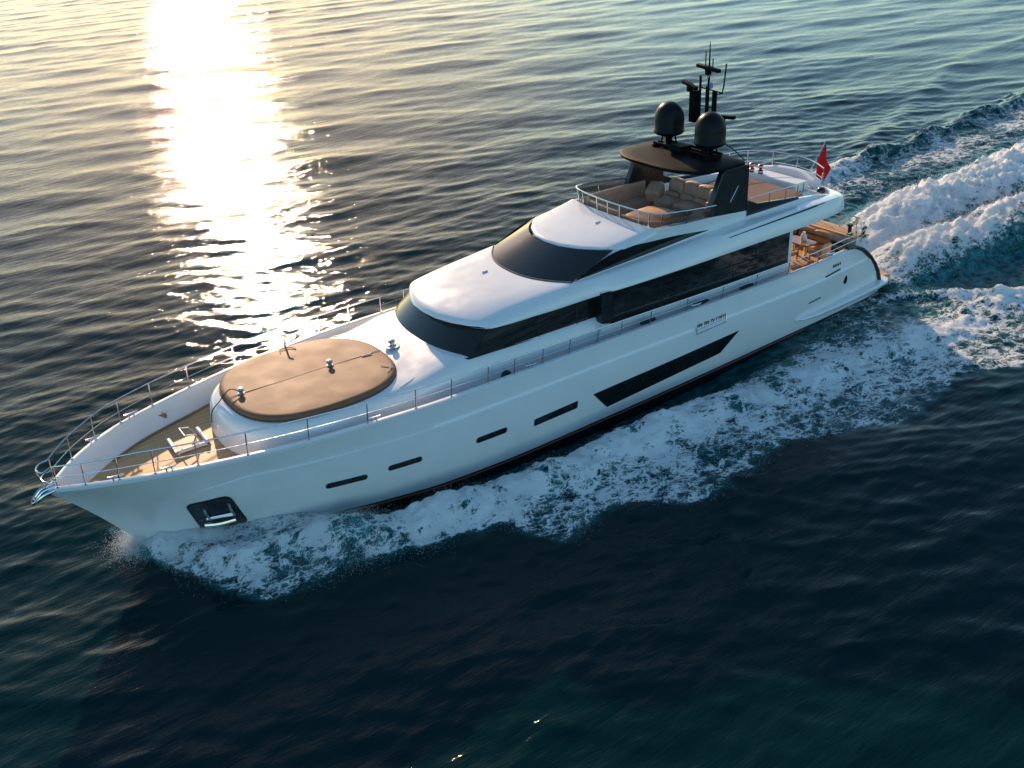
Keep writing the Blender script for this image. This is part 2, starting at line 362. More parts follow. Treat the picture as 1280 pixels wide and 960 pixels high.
def wake(X, Y):
    """height, foam cover and bubble content of the wash of the yacht"""
    A = np.abs(Y); port = Y > 0
    wob = .55 * fbm(X * .55, Y * .55, 4, 3) + .25 * fbm(X * 2.1, Y * 2.1, 3, 8)
    out = np.where(port, OUT_P(X), OUT_S(X)) + wob * np.clip((27 - X) / 3, .15, 1)
    cr = CREST(X) * np.where(port, 1, .97) + .3 * fbm(X * .4, 3.1 + 0 * Y, 3, 21); ch = CREST_H(X) * (1 + .5 * fbm(X * .7, Y * .7, 3, 31)); hw = HULL_W(X)
    on = (X < 26.5)
    d = A - cr
    H = ch * np.exp(-np.where(d > 0, (d / .75) ** 2, (d / 1.1) ** 2)) * on
    # trough along the hull amidships
    tr = np.exp(-np.clip((A - hw - .25) / .75, 0, 9) ** 2) * sstep(22.8, 19.5, X) * sstep(1.5, 9.0, X)
    H = H - .62 * tr
    # the bow sheet climbing the stem
    st = np.exp(-((A - hw) / .55) ** 2) * sstep(19.5, 23.5, X) * sstep(26.6, 25.6, X); H = H + .34 * st
    e = out - A                                                     # distance inside the outer edge
    band = sstep(0, .5, e)
    lacy = fbm(X * .9, Y * .9, 4, 41)
    core = np.exp(-np.where(d > 0, (d / 1.25) ** 2, (d / 1.2) ** 2))
    core = core * (.72 + .28 * sstep(3, 14, X))
    lump = fbm(X * 1.7, Y * 1.7, 4, 43)
    cov = band * (.45 + .18 * lacy) + (.29 + .36 * lump) * core * band
    inner = sstep(.2, -1.0, d) * sstep(21.5, 17, X) * sstep(0, 2.5, 30 - X)
    cov = cov - inner * (.12 + .10 * sstep(4, 12, X)) * (1 - .5 * core)
    cov = cov - .42 * tr
    cov = cov + .04 * st - .10 * sstep(19, 23, X) * (1 - st)
    cov = np.where(on & (e > -.3), cov, 0); cov = cov * sstep(26.6, 26.0, X)
    aer = np.clip(band * (.35 + .5 * core), 0, 1) * on
    # smooth dark water on the port quarter, bounded by a diverging crest
    lx = np.interp(Y, [3.0, 6.8, 11, 20, 40], [-1.2, -4.9, -9.2, -18, -38]); dq = X - lx + .35 * fbm(Y * .6, 0 * Y, 3, 51)
    pq = port & (Y > 2.6)
    rid = np.exp(-(dq / .5) ** 2) * pq * sstep(2.6, 3.6, Y); H = H + (.30 + .16 * fbm(X * 1.2, Y * 1.2, 3, 54)) * rid * sstep(20, 8, Y)
    cov = np.where(pq, cov * sstep(-.5, .2, dq) + (.20 + .22 * fbm(X * 1.3, Y * 1.3, 3, 53)) * np.exp(-((dq - .25) / .45) ** 2) * sstep(2.6, 3.4, Y) * band, cov)
    aer = np.where(pq & (dq < 0), aer * .3, aer)
    # rooster tail: two tumbling ridges astern with a valley between them
    s = np.maximum(-1.2 - X, 0.0)                                    # metres behind the transom
    far = sstep(0, 1.5, s)
    big = 1 - np.abs(fbm(X * .75, Y * .75, 4, 61, .55)); fine = fbm(X * 3.0, Y * 3.0, 4, 71, .6)
    yA = 1.95 + .06 * s + .35 * fbm(X * .35, 0 * X, 2, 81); yB = -.75 - .03 * s + .4 * fbm(X * .3, 0 * X + 5, 2, 91)
    hA = .85 * sstep(0, 5, s) * (1 - .55 * sstep(12, 40, s)) + .25; hB = 1.0 * sstep(.5, 7, s) * (1 - .5 * sstep(14, 40, s)) + .2
    gA = np.exp(-(np.abs(Y - yA) / np.maximum(.6, 1.45 + .04 * s + .35 * fbm(X * .9, Y * .9, 3, 66))) ** 2.2); gB = np.exp(-(np.abs(Y - yB) / np.maximum(.6, 1.6 + .04 * s + .35 * fbm(X * .9, Y * .9, 3, 67))) ** 2.2)
    tail = np.maximum(hA * gA, hB * gB)
    H = H * (1 - far * np.exp(-(A / 4.0) ** 4)) + far * tail * (.62 + .45 * big) + far * np.clip(tail, 0, 1) * (.26 * (np.abs(vnoise(X * .8, Y * 1.4, 62)) + .7 * np.abs(vnoise(X * 2.0, Y * 2.7, 63)) + .5 * np.abs(vnoise(X * 5.2, Y * 5.2, 64)) - .45) + .16 * fine + .07 * fbm(X * 4.5, Y * 9, 3, 78))
    g = np.maximum(gA, gB) * far
    H = H - .35 * far * np.exp(-((Y + 4.1) / 1.0) ** 2) * sstep(45, 10, s)
    covT = np.clip((.78 + .46 * fbm(X * .55, Y * 1.7, 5, 77)) * sstep(.10, .60, g) - .30 * np.exp(-((Y - .5 * (yA + yB)) / .7) ** 2) * sstep(3, 9, s) - .25 * sstep(10, 40, s), 0, 1.2)
    near = far * np.exp(-((A - .2) / 3.6) ** 6)
    cov = np.where(near > .02, cov * (1 - near) + covT * near, cov)
    aer = np.maximum(aer, far * np.exp(-(A / 5.5) ** 4) * .9)
    # green trough and lacy field on the starboard quarter
    gt = far * np.exp(-((Y + 4.0) / .9) ** 2); cov = cov - .30 * gt; aer = np.maximum(aer, gt)
    sq = far * (Y < -4.2) * band; cov = cov + .10 * sq
    rs = np.exp(-((A - out + .6) / .55) ** 2) * (~port) * sstep(3, -4, X); H = H + .45 * rs * (.6 + .8 * (.5 + .5 * np.sin(X * 1.15 + 1.5 * vnoise(X * .3, 0 * X, 5))))
    cov = cov - .12 * rs
    # chop inside the wash
    H = H + band * on * (.05 * fbm(X * 1.6, Y * 1.6, 3, 101) + .03 * fbm(X * 5, Y * 5, 2, 103))
    H = H + core * band * on * (.16 * fbm(X * 1.1, Y * 1.1, 3, 105) + .12 * np.abs(vnoise(X * 2.6, Y * 2.6, 106)) + .07 * np.abs(vnoise(X * 5.2, Y * 5.2, 107)) - .05)
    return H, np.clip(cov, 0, 1.2), np.clip(aer, 0, 1), g
def build_sea():
    xs = axis_knots(-75, 60, -22, 30, .085, 1.02, .45, 6000); ys = axis_knots(-190, 34, -9, 14, .085, 1.012, .5, 6000)
    X, Y = np.meshgrid(xs, ys, indexing='ij')
    dxx = np.gradient(xs)[:, None]; dyy = np.gradient(ys)[None, :]; dd = np.maximum(dxx + 0 * dyy, dyy + 0 * dxx)
    ox, oy, oz = waves(X, Y, dd)
    H, cov, aer, g = wake(X, Y)
    calm = 1 - .55 * np.clip(cov + .3 * aer, 0, 1)
    Xo = X + ox * calm; Yo = Y + oy * calm; Z = oz * calm + H
    nx, ny = X.shape
    co = np.stack([Xo, Yo, Z], -1).reshape(-1, 3).astype(np.float32)
    me = bpy.data.meshes.new('sea')
    i = np.arange(nx - 1)[:, None] * ny + np.arange(ny - 1)[None, :]
    q = np.stack([i, i + ny, i + ny + 1, i + 1], -1).reshape(-1, 4).astype(np.int32)
    me.vertices.add(len(co)); me.vertices.foreach_set('co', co.ravel())
    me.loops.add(q.size); me.loops.foreach_set('vertex_index', q.ravel())
    me.polygons.add(len(q)); me.polygons.foreach_set('loop_start', np.arange(0, q.size, 4, dtype=np.int32)); me.polygons.foreach_set('loop_total', np.full(len(q), 4, dtype=np.int32))
    me.update(calc_edges=True); me.polygons.foreach_set('use_smooth', np.ones(len(q), dtype=bool))
    for nm, arr in (('foam', cov), ('bubbles', aer)):
        a = me.attributes.new(nm, 'FLOAT', 'POINT'); a.data.foreach_set('value', arr.ravel().astype(np.float32))
    o = bpy.data.objects.new('sea', me); COL.objects.link(o)
    tag(o, 'dark teal sea with small waves, white wash and sun glitter', 'sea', kind='structure')
    me.materials.append(sea_material())
    return o
def sea_material():
    m = mat('sea_water', (.004, .03, .037), .06, ior=1.333); n, l, b = nodes(m)
    def N(t, **k):
        x = n.new(t)
        for a, v in k.items(): setattr(x, a, v)
        return x
    def math_(op, a, bb=None, clamp=False):
        x = N('ShaderNodeMath', operation=op); x.use_clamp = clamp
        for k, v in ((0, a), (1, bb)):
            if v is None: continue
            if isinstance(v, (int, float)): x.inputs[k].default_value = v
            else: l.new(v, x.inputs[k])
        return x.outputs[0]
    tc = N('ShaderNodeTexCoord'); P = tc.outputs['Object']
    def noise(scale, det=4, rough=.55, vec=P, dist=0):
        x = N('ShaderNodeTexNoise'); x.inputs['Scale'].default_value = scale; x.inputs['Detail'].default_value = det; x.inputs['Roughness'].default_value = rough; x.inputs['Distortion'].default_value = dist
        l.new(vec, x.inputs['Vector']); return x
    foam = N('ShaderNodeAttribute', attribute_name='foam').outputs['Fac']; bub = N('ShaderNodeAttribute', attribute_name='bubbles').outputs['Fac']
    # --- ripples: two stretched noises across the wind
    mp = N('ShaderNodeMapping'); mp.inputs['Rotation'].default_value = (0, 0, R(20)); mp.inputs['Scale'].default_value = (.24, 1, 1); l.new(P, mp.inputs[0])
    n1 = noise(3.2, 5, .62, mp.outputs[0], .4); n2 = noise(7.5, 4, .6, mp.outputs[0], .3)
    hsum = math_('ADD', math_('MULTIPLY', n1.outputs[0], .029), math_('MULTIPLY', n2.outputs[0], .004))
    # --- foam pattern
    wn = noise(1.6, 3, .5); wv = N('ShaderNodeMix', data_type='VECTOR')
    wsub = N('ShaderNodeVectorMath', operation='SUBTRACT'); l.new(wn.outputs['Color'], wsub.inputs[0]); wsub.inputs[1].default_value = (.5, .5, .5)
    wsc = N('ShaderNodeVectorMath', operation='SCALE'); l.new(wsub.outputs[0], wsc.inputs[0]); wsc.inputs['Scale'].default_value = .55
    wad = N('ShaderNodeVectorMath', operation='ADD'); ms_ = N('ShaderNodeMapping'); ms_.inputs['Scale'].default_value = (.68, 1, 1); ms_.inputs['Rotation'].default_value = (0, 0, R(12)); l.new(P, ms_.inputs[0]); l.new(ms_.outputs[0], wad.inputs[0]); l.new(wsc.outputs[0], wad.inputs[1]); PW = wad.outputs[0]
    def cells(scale):
        x = N('ShaderNodeTexVoronoi', feature='DISTANCE_TO_EDGE'); x.inputs['Scale'].default_value = scale; l.new(PW, x.inputs['Vector']); return x.outputs['Distance']
    c1 = cells(2.1); c2 = cells(5.5); c3 = cells(13.0)
    e1 = math_('SUBTRACT', 1, math_('MULTIPLY', c1, 2.9), True); e2 = math_('SUBTRACT', 1, math_('MULTIPLY', c2, 3.0), True); e3 = math_('SUBTRACT', 1, math_('MULTIPLY', c3, 3.0), True)
    f1 = noise(3.2, 8, .68, PW); f2 = noise(20, 5, .75, PW)
    def spread(x, lo, hi):
        q = N('ShaderNodeMapRange'); q.inputs[1].default_value = lo; q.inputs[2].default_value = hi; l.new(x, q.inputs[0]); return q.outputs[0]
    g1 = spread(f1.outputs[0], .30, .70); g2 = spread(f2.outputs[0], .32, .68)
    pat = math_('ADD', math_('ADD', math_('MULTIPLY', e1, .20), math_('ADD', math_('MULTIPLY', e2, .18), math_('MULTIPLY', e3, .15))), math_('ADD', math_('MULTIPLY', g1, .25), math_('MULTIPLY', g2, .22)))
    t = math_('ADD', math_('SUBTRACT', pat, .98), math_('MULTIPLY', foam, 1.05))
    mk = N('ShaderNodeMapRange', interpolation_type='SMOOTHSTEP'); mk.inputs[1].default_value = 0.0; mk.inputs[2].default_value = .24; l.new(t, mk.inputs[0])
    thin = N('ShaderNodeMapRange'); thin.inputs[1].default_value = .25; thin.inputs[2].default_value = .75; thin.inputs[3].default_value = .72; thin.inputs[4].default_value = 1.0
    n3 = noise(1.1, 6, .62, PW); l.new(n3.outputs[0], thin.inputs[0])
    mask = math_('MULTIPLY', math_('MULTIPLY', mk.outputs[0], thin.outputs[0]), math_('GREATER_THAN', foam, .02))
    # --- water body colour: bubbles turn it green
    bm_ = N('ShaderNodeMapRange'); bm_.inputs[1].default_value = .35; bm_.inputs[2].default_value = .7; l.new(f1.outputs[0], bm_.inputs[0])
    cm = N('ShaderNodeMix', data_type='RGBA'); cm.inputs[6].default_value = (.0006, .017, .020, 1); cm.inputs[7].default_value = (.06, .34, .36, 1); l.new(math_('MULTIPLY', bub, bm_.outputs[0]), cm.inputs[0])
    l.new(cm.outputs[2], b.inputs['Base Color'])
    b.inputs['Roughness'].default_value = .02; b.inputs['Specular IOR Level'].default_value = .18
    bp = N('ShaderNodeBump'); bp.inputs['Strength'].default_value = 1.0; bp.inputs['Distance'].default_value = 1.0; l.new(hsum, bp.inputs['Height']); l.new(bp.outputs[0], b.inputs['Normal'])
    # --- foam shader
    fo = N('ShaderNodeBsdfPrincipled'); fo.inputs['Base Color'].default_value = (.93, .94, .945, 1); fo.inputs['Roughness'].default_value = .85; fo.inputs['Subsurface Weight'].default_value = .6; fo.inputs['Subsurface Radius'].default_value = (.9, 1.0, 1.1); fo.inputs['Subsurface Scale'].default_value = .28; fo.inputs['Specular IOR Level'].default_value = .2
    fb = N('ShaderNodeBump'); fb.inputs['Strength'].default_value = .65; fb.inputs['Distance'].default_value = .16; n4 = noise(38, 3, .6); l.new(math_('ADD', pat, math_('MULTIPLY', n4.outputs[0], .5)), fb.inputs['Height']); l.new(fb.outputs[0], fo.inputs['Normal'])
    ms = N('ShaderNodeMixShader'); l.new(mask, ms.inputs[0]); l.new(b.outputs[0], ms.inputs[1]); l.new(fo.outputs[0], ms.inputs[2])
    l.new(ms.outputs[0], n['Material Output'].inputs['Surface'])
    return m
SEA = build_sea()
def build_spray():
    r = np.random.default_rng(3); pts = []; rad = []
    def put(x, y, z, s): pts.append(np.stack([x, y, z], -1)); rad.append(s)
    # droplets thrown off the bow wave on both sides
    for side, n in ((1, 26000), (-1, 6000)):
        x = r.uniform(6, 26.2, n) ** 1.0; edge = OUT_P(x) if side > 0 else OUT_S(x)
        y = side * (CREST(x) * .8 + (edge - CREST(x) * .8) * r.beta(2.2, 1.6, n)) + r.normal(0, .18, n)
        lump = np.clip(.5 + 1.3 * fbm(x * .8, y * .8, 3, 131), 0, 1); k = r.uniform(0, 1, n) < lump
        H = wake(x, y)[0]; hmax = np.interp(x, [6, 14, 20, 25, 26.2], [.06, .18, .32, .40, .3])
        z = H + r.exponential(1, n) * hmax * .45 + .01
        put(x[k], y[k], z[k], r.uniform(.003, .009, n)[k])
    n = 16000; x = r.uniform(20.5, 26.0, n); y = HULL_W(x) + .1 + np.abs(r.normal(0, .9, n)); H = wake(x, y)[0]; z = H + r.exponential(.13, n)
    put(x, y, z, r.uniform(.003, .008, n))
    # sunlit burst at the stem
    n = 20000; a = r.uniform(0, 2 * np.pi, n); q = np.abs(r.normal(0, 1, n))
    x = 26.25 + .36 * q * np.cos(a) + .14; y = -.12 + .42 * q * np.sin(a); z = .04 + r.exponential(.16, n) * np.clip(1.3 - .3 * q, .1, 1)
    put(x, y, z, r.uniform(.004, .010, n))
    # veil climbing the stem
    n = 1500; t = r.uniform(0, 1, n) ** 1.5; x = 26.1 + .85 * t + r.normal(0, .05, n); y = .16 + .10 * t + np.abs(r.normal(0, .06, n)); put(x, y, .1 + 1.05 * t + r.normal(0, .05, n), r.uniform(.004, .009, n))
    # rooster tail
    n = 60000; s_ = r.gamma(2.4, 3.6, n); x = -1.4 - s_; pick = r.uniform(0, 1, n) < .5
    y = np.where(pick, 1.95 + .06 * s_, -.75 - .03 * s_) + r.normal(0, .85, n)
    H, c_, a_, g_ = wake(x, y); k = g_ > .12
    z = H + r.exponential(.10, n) + .01
    put(x[k], y[k], z[k], r.uniform(.004, .012, n)[k])
    P = np.concatenate(pts); S = np.concatenate(rad); m = len(P)
    base = np.array([(1, 0, 0), (-.5, .87, 0), (-.5, -.87, 0), (0, 0, 1.1), (0, 0, -1.1)], float); F = np.array([(0, 1, 3), (1, 2, 3), (2, 0, 3), (1, 0, 4), (2, 1, 4), (0, 2, 4)])
    ang = r.uniform(0, 2 * np.pi, m); c, sn = np.cos(ang), np.sin(ang)
    V = np.empty((m, 5, 3)); V[..., 0] = base[None, :, 0] * c[:, None] - base[None, :, 1] * sn[:, None]; V[..., 1] = base[None, :, 0] * sn[:, None] + base[None, :, 1] * c[:, None]; V[..., 2] = base[None, :, 2]
    V = V * S[:, None, None] + P[:, None, :]; Q = (F[None] + (np.arange(m) * 5)[:, None, None]).reshape(-1, 3).astype(np.int32)
    me = bpy.data.meshes.new('sea_spray'); me.vertices.add(m * 5); me.vertices.foreach_set('co', V.astype(np.float32).ravel())
    me.loops.add(Q.size); me.loops.foreach_set('vertex_index', Q.ravel()); me.polygons.add(len(Q))
    me.polygons.foreach_set('loop_start', np.arange(0, Q.size, 3, dtype=np.int32)); me.polygons.foreach_set('loop_total', np.full(len(Q), 3, dtype=np.int32)); me.update(calc_edges=True)
    o = bpy.data.objects.new('sea_spray', me); COL.objects.link(o); me.materials.append(mat('spray_drops', (.85, .87, .88), .5, spec=.3))
    tag(o, 'fine white spray droplets over the bow wave and stern wash', 'spray', kind='stuff')
build_spray()
#ENDWATER

# ------------------------------------------------------------------ the yacht
yacht = bpy.data.objects.new('motor_yacht', None); COL.objects.link(yacht); yacht.matrix_world = frame_at((0, 0, 0))
tag(yacht, 'long white motor yacht with black windows and brown foredeck sun pad under way', 'yacht')
def build_hull():
    nr, nu, _ = HG.shape; V = []; F = []; MI = []
    for s in (1, -1):
        k = len(V); V += [(p[0], s * p[1], p[2]) for p in HG.reshape(-1, 3)]
        for i in range(nr - 1):
            c = {'white': 0, 'boot': 1, 'red': 2}[HTAG[i]]
            for j in range(nu - 1): F.append((k + i * nu + j, k + i * nu + j + 1, k + (i + 1) * nu + j + 1, k + (i + 1) * nu + j)); MI.append(c)
    off = nr * nu
    for i in range(nr - 1):
        F.append((i * nu, (i + 1) * nu, off + (i + 1) * nu, off + i * nu)); MI.append(3 if HTAG[i] == 'white' else 1)
    return obj('hull', V, F, [M['white'], M['boot'], M['red'], M['black']], yacht, mi=MI, autosmooth=55)
hull = build_hull()
def hull_patch(g, corners, r, off, n=5):
    """a rounded panel that follows the hull side; corners are (x, z)"""
    P = np.array(rounded(corners, r, n)); c = P.mean(0); V = []; F = []
    rings = [1.0, .66, .33]
    for k in rings:
        for p in P:
            q = c + (p - c) * k; V.append((q[0], hull_y(q[0], q[1]) + off, q[1]))
    m = len(P)
    for a in range(2):
        for i in range(m): F.append((a * m + i, a * m + (i + 1) % m, (a + 1) * m + (i + 1) % m, (a + 1) * m + i))
    V.append((c[0], hull_y(*c) + off, c[1])); F += [(2 * m + i, 2 * m + (i + 1) % m, 3 * m) for i in range(m)]
    # rim back to the hull
    k = len(V); V += [(p[0], hull_y(p[0], p[1]) - .02, p[1]) for p in P]
    F += [(i, (i + 1) % m, k + (i + 1) % m, k + i) for i in range(m)]
    g.add(V, F)
def scaled(corners, d):
    P = np.array(corners, float); c = P.mean(0); o = []
    for p in P: v = p - c; L = np.linalg.norm(v); o.append(tuple(c + v * (1 + d * 1.3 / L)))
    return o
WIN = [([(15.10, 1.54), (13.54, 1.62), (13.54, 1.36), (15.10, 1.30)], .04), ([(12.86, 1.64), (6.62, 1.94), (7.40, 1.30), (12.22, .92)], .03),
       ([(21.62, 1.55), (20.56, 1.55), (20.56, 1.37), (21.62, 1.36)], .09), ([(19.88, 1.63), (18.97, 1.66), (18.97, 1.48), (19.88, 1.45)], .09),
       ([(17.14, 1.64), (16.17, 1.66), (16.17, 1.47), (17.14, 1.45)], .09)]
for side in (1, -1):
    for cs, r in WIN:
        fr = G(); hull_patch(fr, scaled(cs, .035), r * 1.3, .010)
        gl = G(); hull_patch(gl, cs, r, .018)
        for q in (fr, gl): q.v = [(p[0], side * p[1], p[2]) for p in q.v]
        w = fr.obj('hull_window', M['gasket'], yacht); gl.obj('pane', M['glass'], w)
# anchor pockets with the stowed anchor
for side in (1, -1):
    cs = [(25.12, 1.62), (24.12, 1.78), (23.66, .52), (24.72, .34)]
    fr = G(); hull_patch(fr, scaled(cs, .05), .22, .026); pk = G(); hull_patch(pk, cs, .18, .042)
    def hp(x, z, o=.07): return (x, hull_y(x, z) + o, z)
    an = G(); a = [hp(24.70, .68, .09), hp(24.35, .70, .11), hp(23.95, .80, .09)]
    an.tube(smoothpath(a), [.075] * 17 if False else .085, 10)
    an.tube([hp(24.66, .95), hp(23.98, 1.02)], .05, 8)
    sh = G()
    for q, w in ((24.72, 1.42), (24.14, 1.52)):
        sh.tube(smoothpath([hp(q, w, .05), hp(q - .05, w - .25, .10), hp(q - .14, w - .52, .09)], 4), .042, 8)
    sh.tube([hp(24.60, 1.0, .09), hp(24.06, 1.1, .09)], .03, 8)
    for q in (fr, pk, an, sh): q.v = [(p[0], side * p[1], p[2]) for p in q.v]
    o = pk.obj('anchor_pocket', M['black'], yacht); fr.obj('pocket_rim', M['gasket'], o); an.obj('anchor', M['chrome'], o); sh.obj('anchor_shank', M['chrome'], o)
# chrome name board amidships: a rim with a row of unreadable raised letters
for side in (1, -1):
    nb = G()
    def hq(x, z, o=.03): return (x, side * (hull_y(x, z) + o), z)
    nb.tube([hq(8.68, 2.70), hq(8.66, 2.46), hq(7.33, 2.52), hq(7.30, 2.74)], .016, 6)
    nb.tube([hq(8.70, 2.60), hq(7.3, 2.64)], .012, 6)
    o = nb.obj('name_board', M['chrome'], yacht)
    rr_ = random.Random(4); x = 8.60
    while x > 7.40:
        lt = G(); w = rr_.uniform(.05, .09); z = 2.66 + (8.6 - x) * .03
        lt.tube([hq(x, z), hq(x - .01, z + .10)], .011, 5)
        if rr_.random() < .7: lt.tube([hq(x, z + .10), hq(x - w, z + .10)], .010, 5)
        if rr_.random() < .5: lt.tube([hq(x - w, z + .10), hq(x - w, z)], .010, 5)
        x -= w + .035
        lt.obj('letter', M['gasket'], o)
# quarter details: vent slots, a leaf-shaped port, small dark marks
for side in (1, -1):
    def hv(x, z, o=.012): return (x, side * (hull_y(x, z) + o), z)
    q = G(); q.tube([hv(3.0, 1.92), hv(2.38, 1.97)], .022, 6); q.obj('vent_slot', M['gasket'], hull)
    q = G(); q.tube([hv(2.2, 2.72), hv(1.36, 2.78)], .03, 6); q.obj('vent_slot', M['gasket'], hull)
    q = G()
    lf = [(.92 + .10 * math.cos(t) * (1 - .3 * math.sin(t)), 2.24 + .17 * math.sin(t)) for t in np.linspace(0, 2 * np.pi, 14, endpoint=False)]
    hull_patch(q, lf, .01, .012, 2); q.v = [(p[0], side * p[1], p[2]) for p in q.v]; q.obj('port_light', M['glass'], hull)
    for x, w in ((1.80, .07), (1.68, .08), (1.54, .06), (1.40, .03)):
        q = G(); q.tube([hv(x, 2.99), hv(x - w, 3.00)], .028, 5); q.tube([hv(x - w * .5, 2.95), hv(x - w * .5, 3.06)], .02, 5)
        q.obj('registration_mark', M['gasket'], hull)
# stern platform wing along the quarter
for side in (1, -1):
    g = G(); secs = []
    for x, w, z, t in ((3.6, .02, 1.42, .03), (3.3, .17, 1.42, .10), (2.6, .24, 1.42, .16), (1.2, .29, 1.45, .2), (0, .33, 1.50, .22), (-.9, .36, 1.55, .22), (-1.5, .34, 1.57, .2), (-1.75, .2, 1.57, .14)):
        y = hull_y(max(x, -1.2), z) if x > -1.2 else 2.86
        yo = y + w
        secs.append([(x, side * (y - .15), z + .05), (x, side * (yo - .04), z + .02), (x, side * yo, z - .03), (x, side * (yo - .02), z - t * .6), (x, side * (yo - .10), z - t), (x, side * (y - .15), z - t - .12)])
    g.grid(np.array(secs)); g.obj('stern_wing', M['white'], hull)
g = G(); g.box(-2.35, -1.3, -2.7, 2.7, 1.30, 1.52); g.obj('swim_platform', M['teak'], yacht, bevel=.05)
# black rubber band following the edge of the transom
for side in (1, -1):
    zz = np.linspace(1.55, 3.43, 22); pts = [(aft_x(z) - .03, side * (float(sheer_b(aft_x(z))) - .0), z + .0) for z in zz]
    pts += [(.95, side * 3.03, 3.45)]
    g = G(); g.tube(smoothpath(pts, 2), .085, 8); g.obj('transom_band', M['black'], hull)

# bulwark: cap and inner face, one strip round the bow; teak deck between
xs = np.concatenate([np.linspace(.5, 22, 60), np.linspace(22.3, 28.12, 44)])
def bul(side):
    A = []
    for x in xs:
        b = float(sheer_b(x)); z = float(sheer_z(x)); dz = min(.65, max(.03, (27.95 - x) * .95))
        w = min(.17, b * .8); lo = max(hull_y(x, z - dz) - .07, 0); m1 = min(max(b - w - .03, 0), max(hull_y(x, z - dz * .4) - .06, 0)); lo = min(lo, max(b - w - .02, 0))
        A.append([(x, side * (b + .012), z - .06), (x, side * (b + .018), z + .025), (x, side * max(b - .01, 0), z + .045), (x, side * max(b - w + .02, 0.0), z + .045), (x, side * max(b - w, 0), z + .03), (x, side * m1, z - dz * .4), (x, side * lo, z - dz)])
    return np.array(A)
g = G(); g.grid(bul(1)); g.grid(bul(-1)); bulwark = g.obj('bulwark', M['white'], yacht, autosmooth=40)
g = G(); xd = np.concatenate([np.linspace(-.75, 22, 60), np.linspace(22.3, 27.15, 40)]); A = []
for x in xd:
    z = float(deck_z(max(x, 0))); b = max(min(float(sheer_b(x)) - .16, hull_y(x, z) - .05), .01); A.append([(x, -b, z - .01), (x, -b * .5, z + .02), (x, 0, z + .03), (x, b * .5, z + .02), (x, b, z - .01)])
g.grid(np.array(A)); deck = g.obj('deck', M['teak'], yacht)
# dark margin plank and king plank of the foredeck
g = G()
for side in (1, -1):
    pts = [(x, side * max(min(float(sheer_b(x)) - .27, hull_y(x, float(deck_z(x))) - .12), 0.02), float(deck_z(x)) + .024) for x in np.linspace(22.6, 26.3, 24)]
    A = [[(p[0], p[1] - side * .0, p[2]), (p[0], p[1] - side * min(.10, abs(p[1]) * .5), p[2] + .004)] for p in pts]; g.grid(np.array(A))
g.obj('margin_plank', M['wood'], deck)

# ---------------------------------------------------------------- coachroof (foredeck trunk and house coaming)
def outline(off, n=34, xc=20.15, a=3.5, b=2.62, e=2.5, aft=3.4):
    a2, b2 = max(a - off, .05), max(b - off, .0); P = []
    for t in np.linspace(0, np.pi / 2, n): P.append((xc + a2 * math.cos(t) ** (2 / e), b2 * math.sin(t) ** (2 / e) if t > 0 else 0.0))
    for x in np.linspace(xc, aft, 30)[1:]: P.append((x, b2))
    return P
def ss(a, b, x): return float(sstep(a, b, np.array(float(x))))
A = []
for z, off in ((2.2, 0), (2.42, .0), (2.46, .03), (2.8, .06), (3.12, .11), (3.30, .17), (3.40, .26), (3.445, .36), (3.47, .55), (3.49, 1.0), (3.51, 1.7), (3.52, 2.62)):
    A.append([(x, y, z + (.29 * ss(18.6, 16.8, x) if z > 3.2 else 0) * (1 if off < 1 else 1)) for x, y in outline(off)])
A = np.array(A); g = G(); g.grid(A); B = A.copy(); B[..., 1] *= -1; g.grid(B); coach = g.obj('coachroof', M['white'], yacht, autosmooth=50)
# thin raised moulding behind the pad
g = G(); mo = [(18.9, -2.2), (18.25, -1.9), (17.9, -1.2), (17.78, 0), (17.9, 1.2), (18.25, 1.9), (18.9, 2.2)]
g.tube(smoothpath([(x, y, 3.485 + .29 * ss(18.6, 16.8, x) - (.02 if abs(y) > 1.5 else 0)) for x, y in mo]), .022, 6); g.obj('moulding', M['white'], coach)

# sun pad cover on the coachroof
def sup(xc, a, b, e, z, n=80): return [(xc + a * np.sign(math.cos(t)) * abs(math.cos(t)) ** (2 / e), b * np.sign(math.sin(t)) * abs(math.sin(t)) ** (2 / e), z) for t in np.linspace(0, 2 * np.pi, n, endpoint=False)]
PX, PA, PB, PE = 20.72, 2.43, 2.24, 2.6
g = G(); A = []
for z, o in ((3.44, .0), (3.53, -.005), (3.585, .02), (3.615, .07), (3.625, .14), (3.635, .5), (3.642, 1.0), (3.648, 1.6), (3.65, 2.2)): A.append(sup(PX, PA - o, max(PB - o, .03), PE, z))
A = np.array(A); A[..., 2] += (.0015 * np.sin(A[..., 0] * 5 + 1) * np.sin(A[..., 1] * 4)) * (A[..., 2] > 3.6)
g.grid(A, cv=True); k = len(g.v) - 80; g.f.append(tuple(range(k, k + 80))); pad = g.obj('sun_pad', M['pad'], yacht, autosmooth=60)
g = G(); q = sup(PX, PA + .006, PB + .006, PE, 3.475); g.tube(q + q[:1], .028, 6); g.obj('piping', M['paddark'], pad)
g = G(); g.tube([(x, .012 * math.sin(x * 3), 3.643 + .006 * (1 - abs(x - PX) / PA)) for x in np.linspace(PX - PA + .06, PX + PA - .06, 50)], .008, 5); g.obj('seam', M['paddark'], pad)
def knob(g, x, y, z, r=.13):
    r = r * .8
    g.lathe([(r * 1.15, 0), (r * 1.15, .02), (r * .6, .035), (r * .55, .09), (r * .95, .11), (r * 1.0, .15), (r * .7, .19), (0, .205)], (x, y, z), 20)
for x, y, z, par, mm in ((22.72, -.02, 3.625, pad, 'chrome'), (20.02, 0, 3.648, pad, 'chrome')):
    g = G(); knob(g, x, y, z, .12); g.obj('deck_light', M[mm], par)
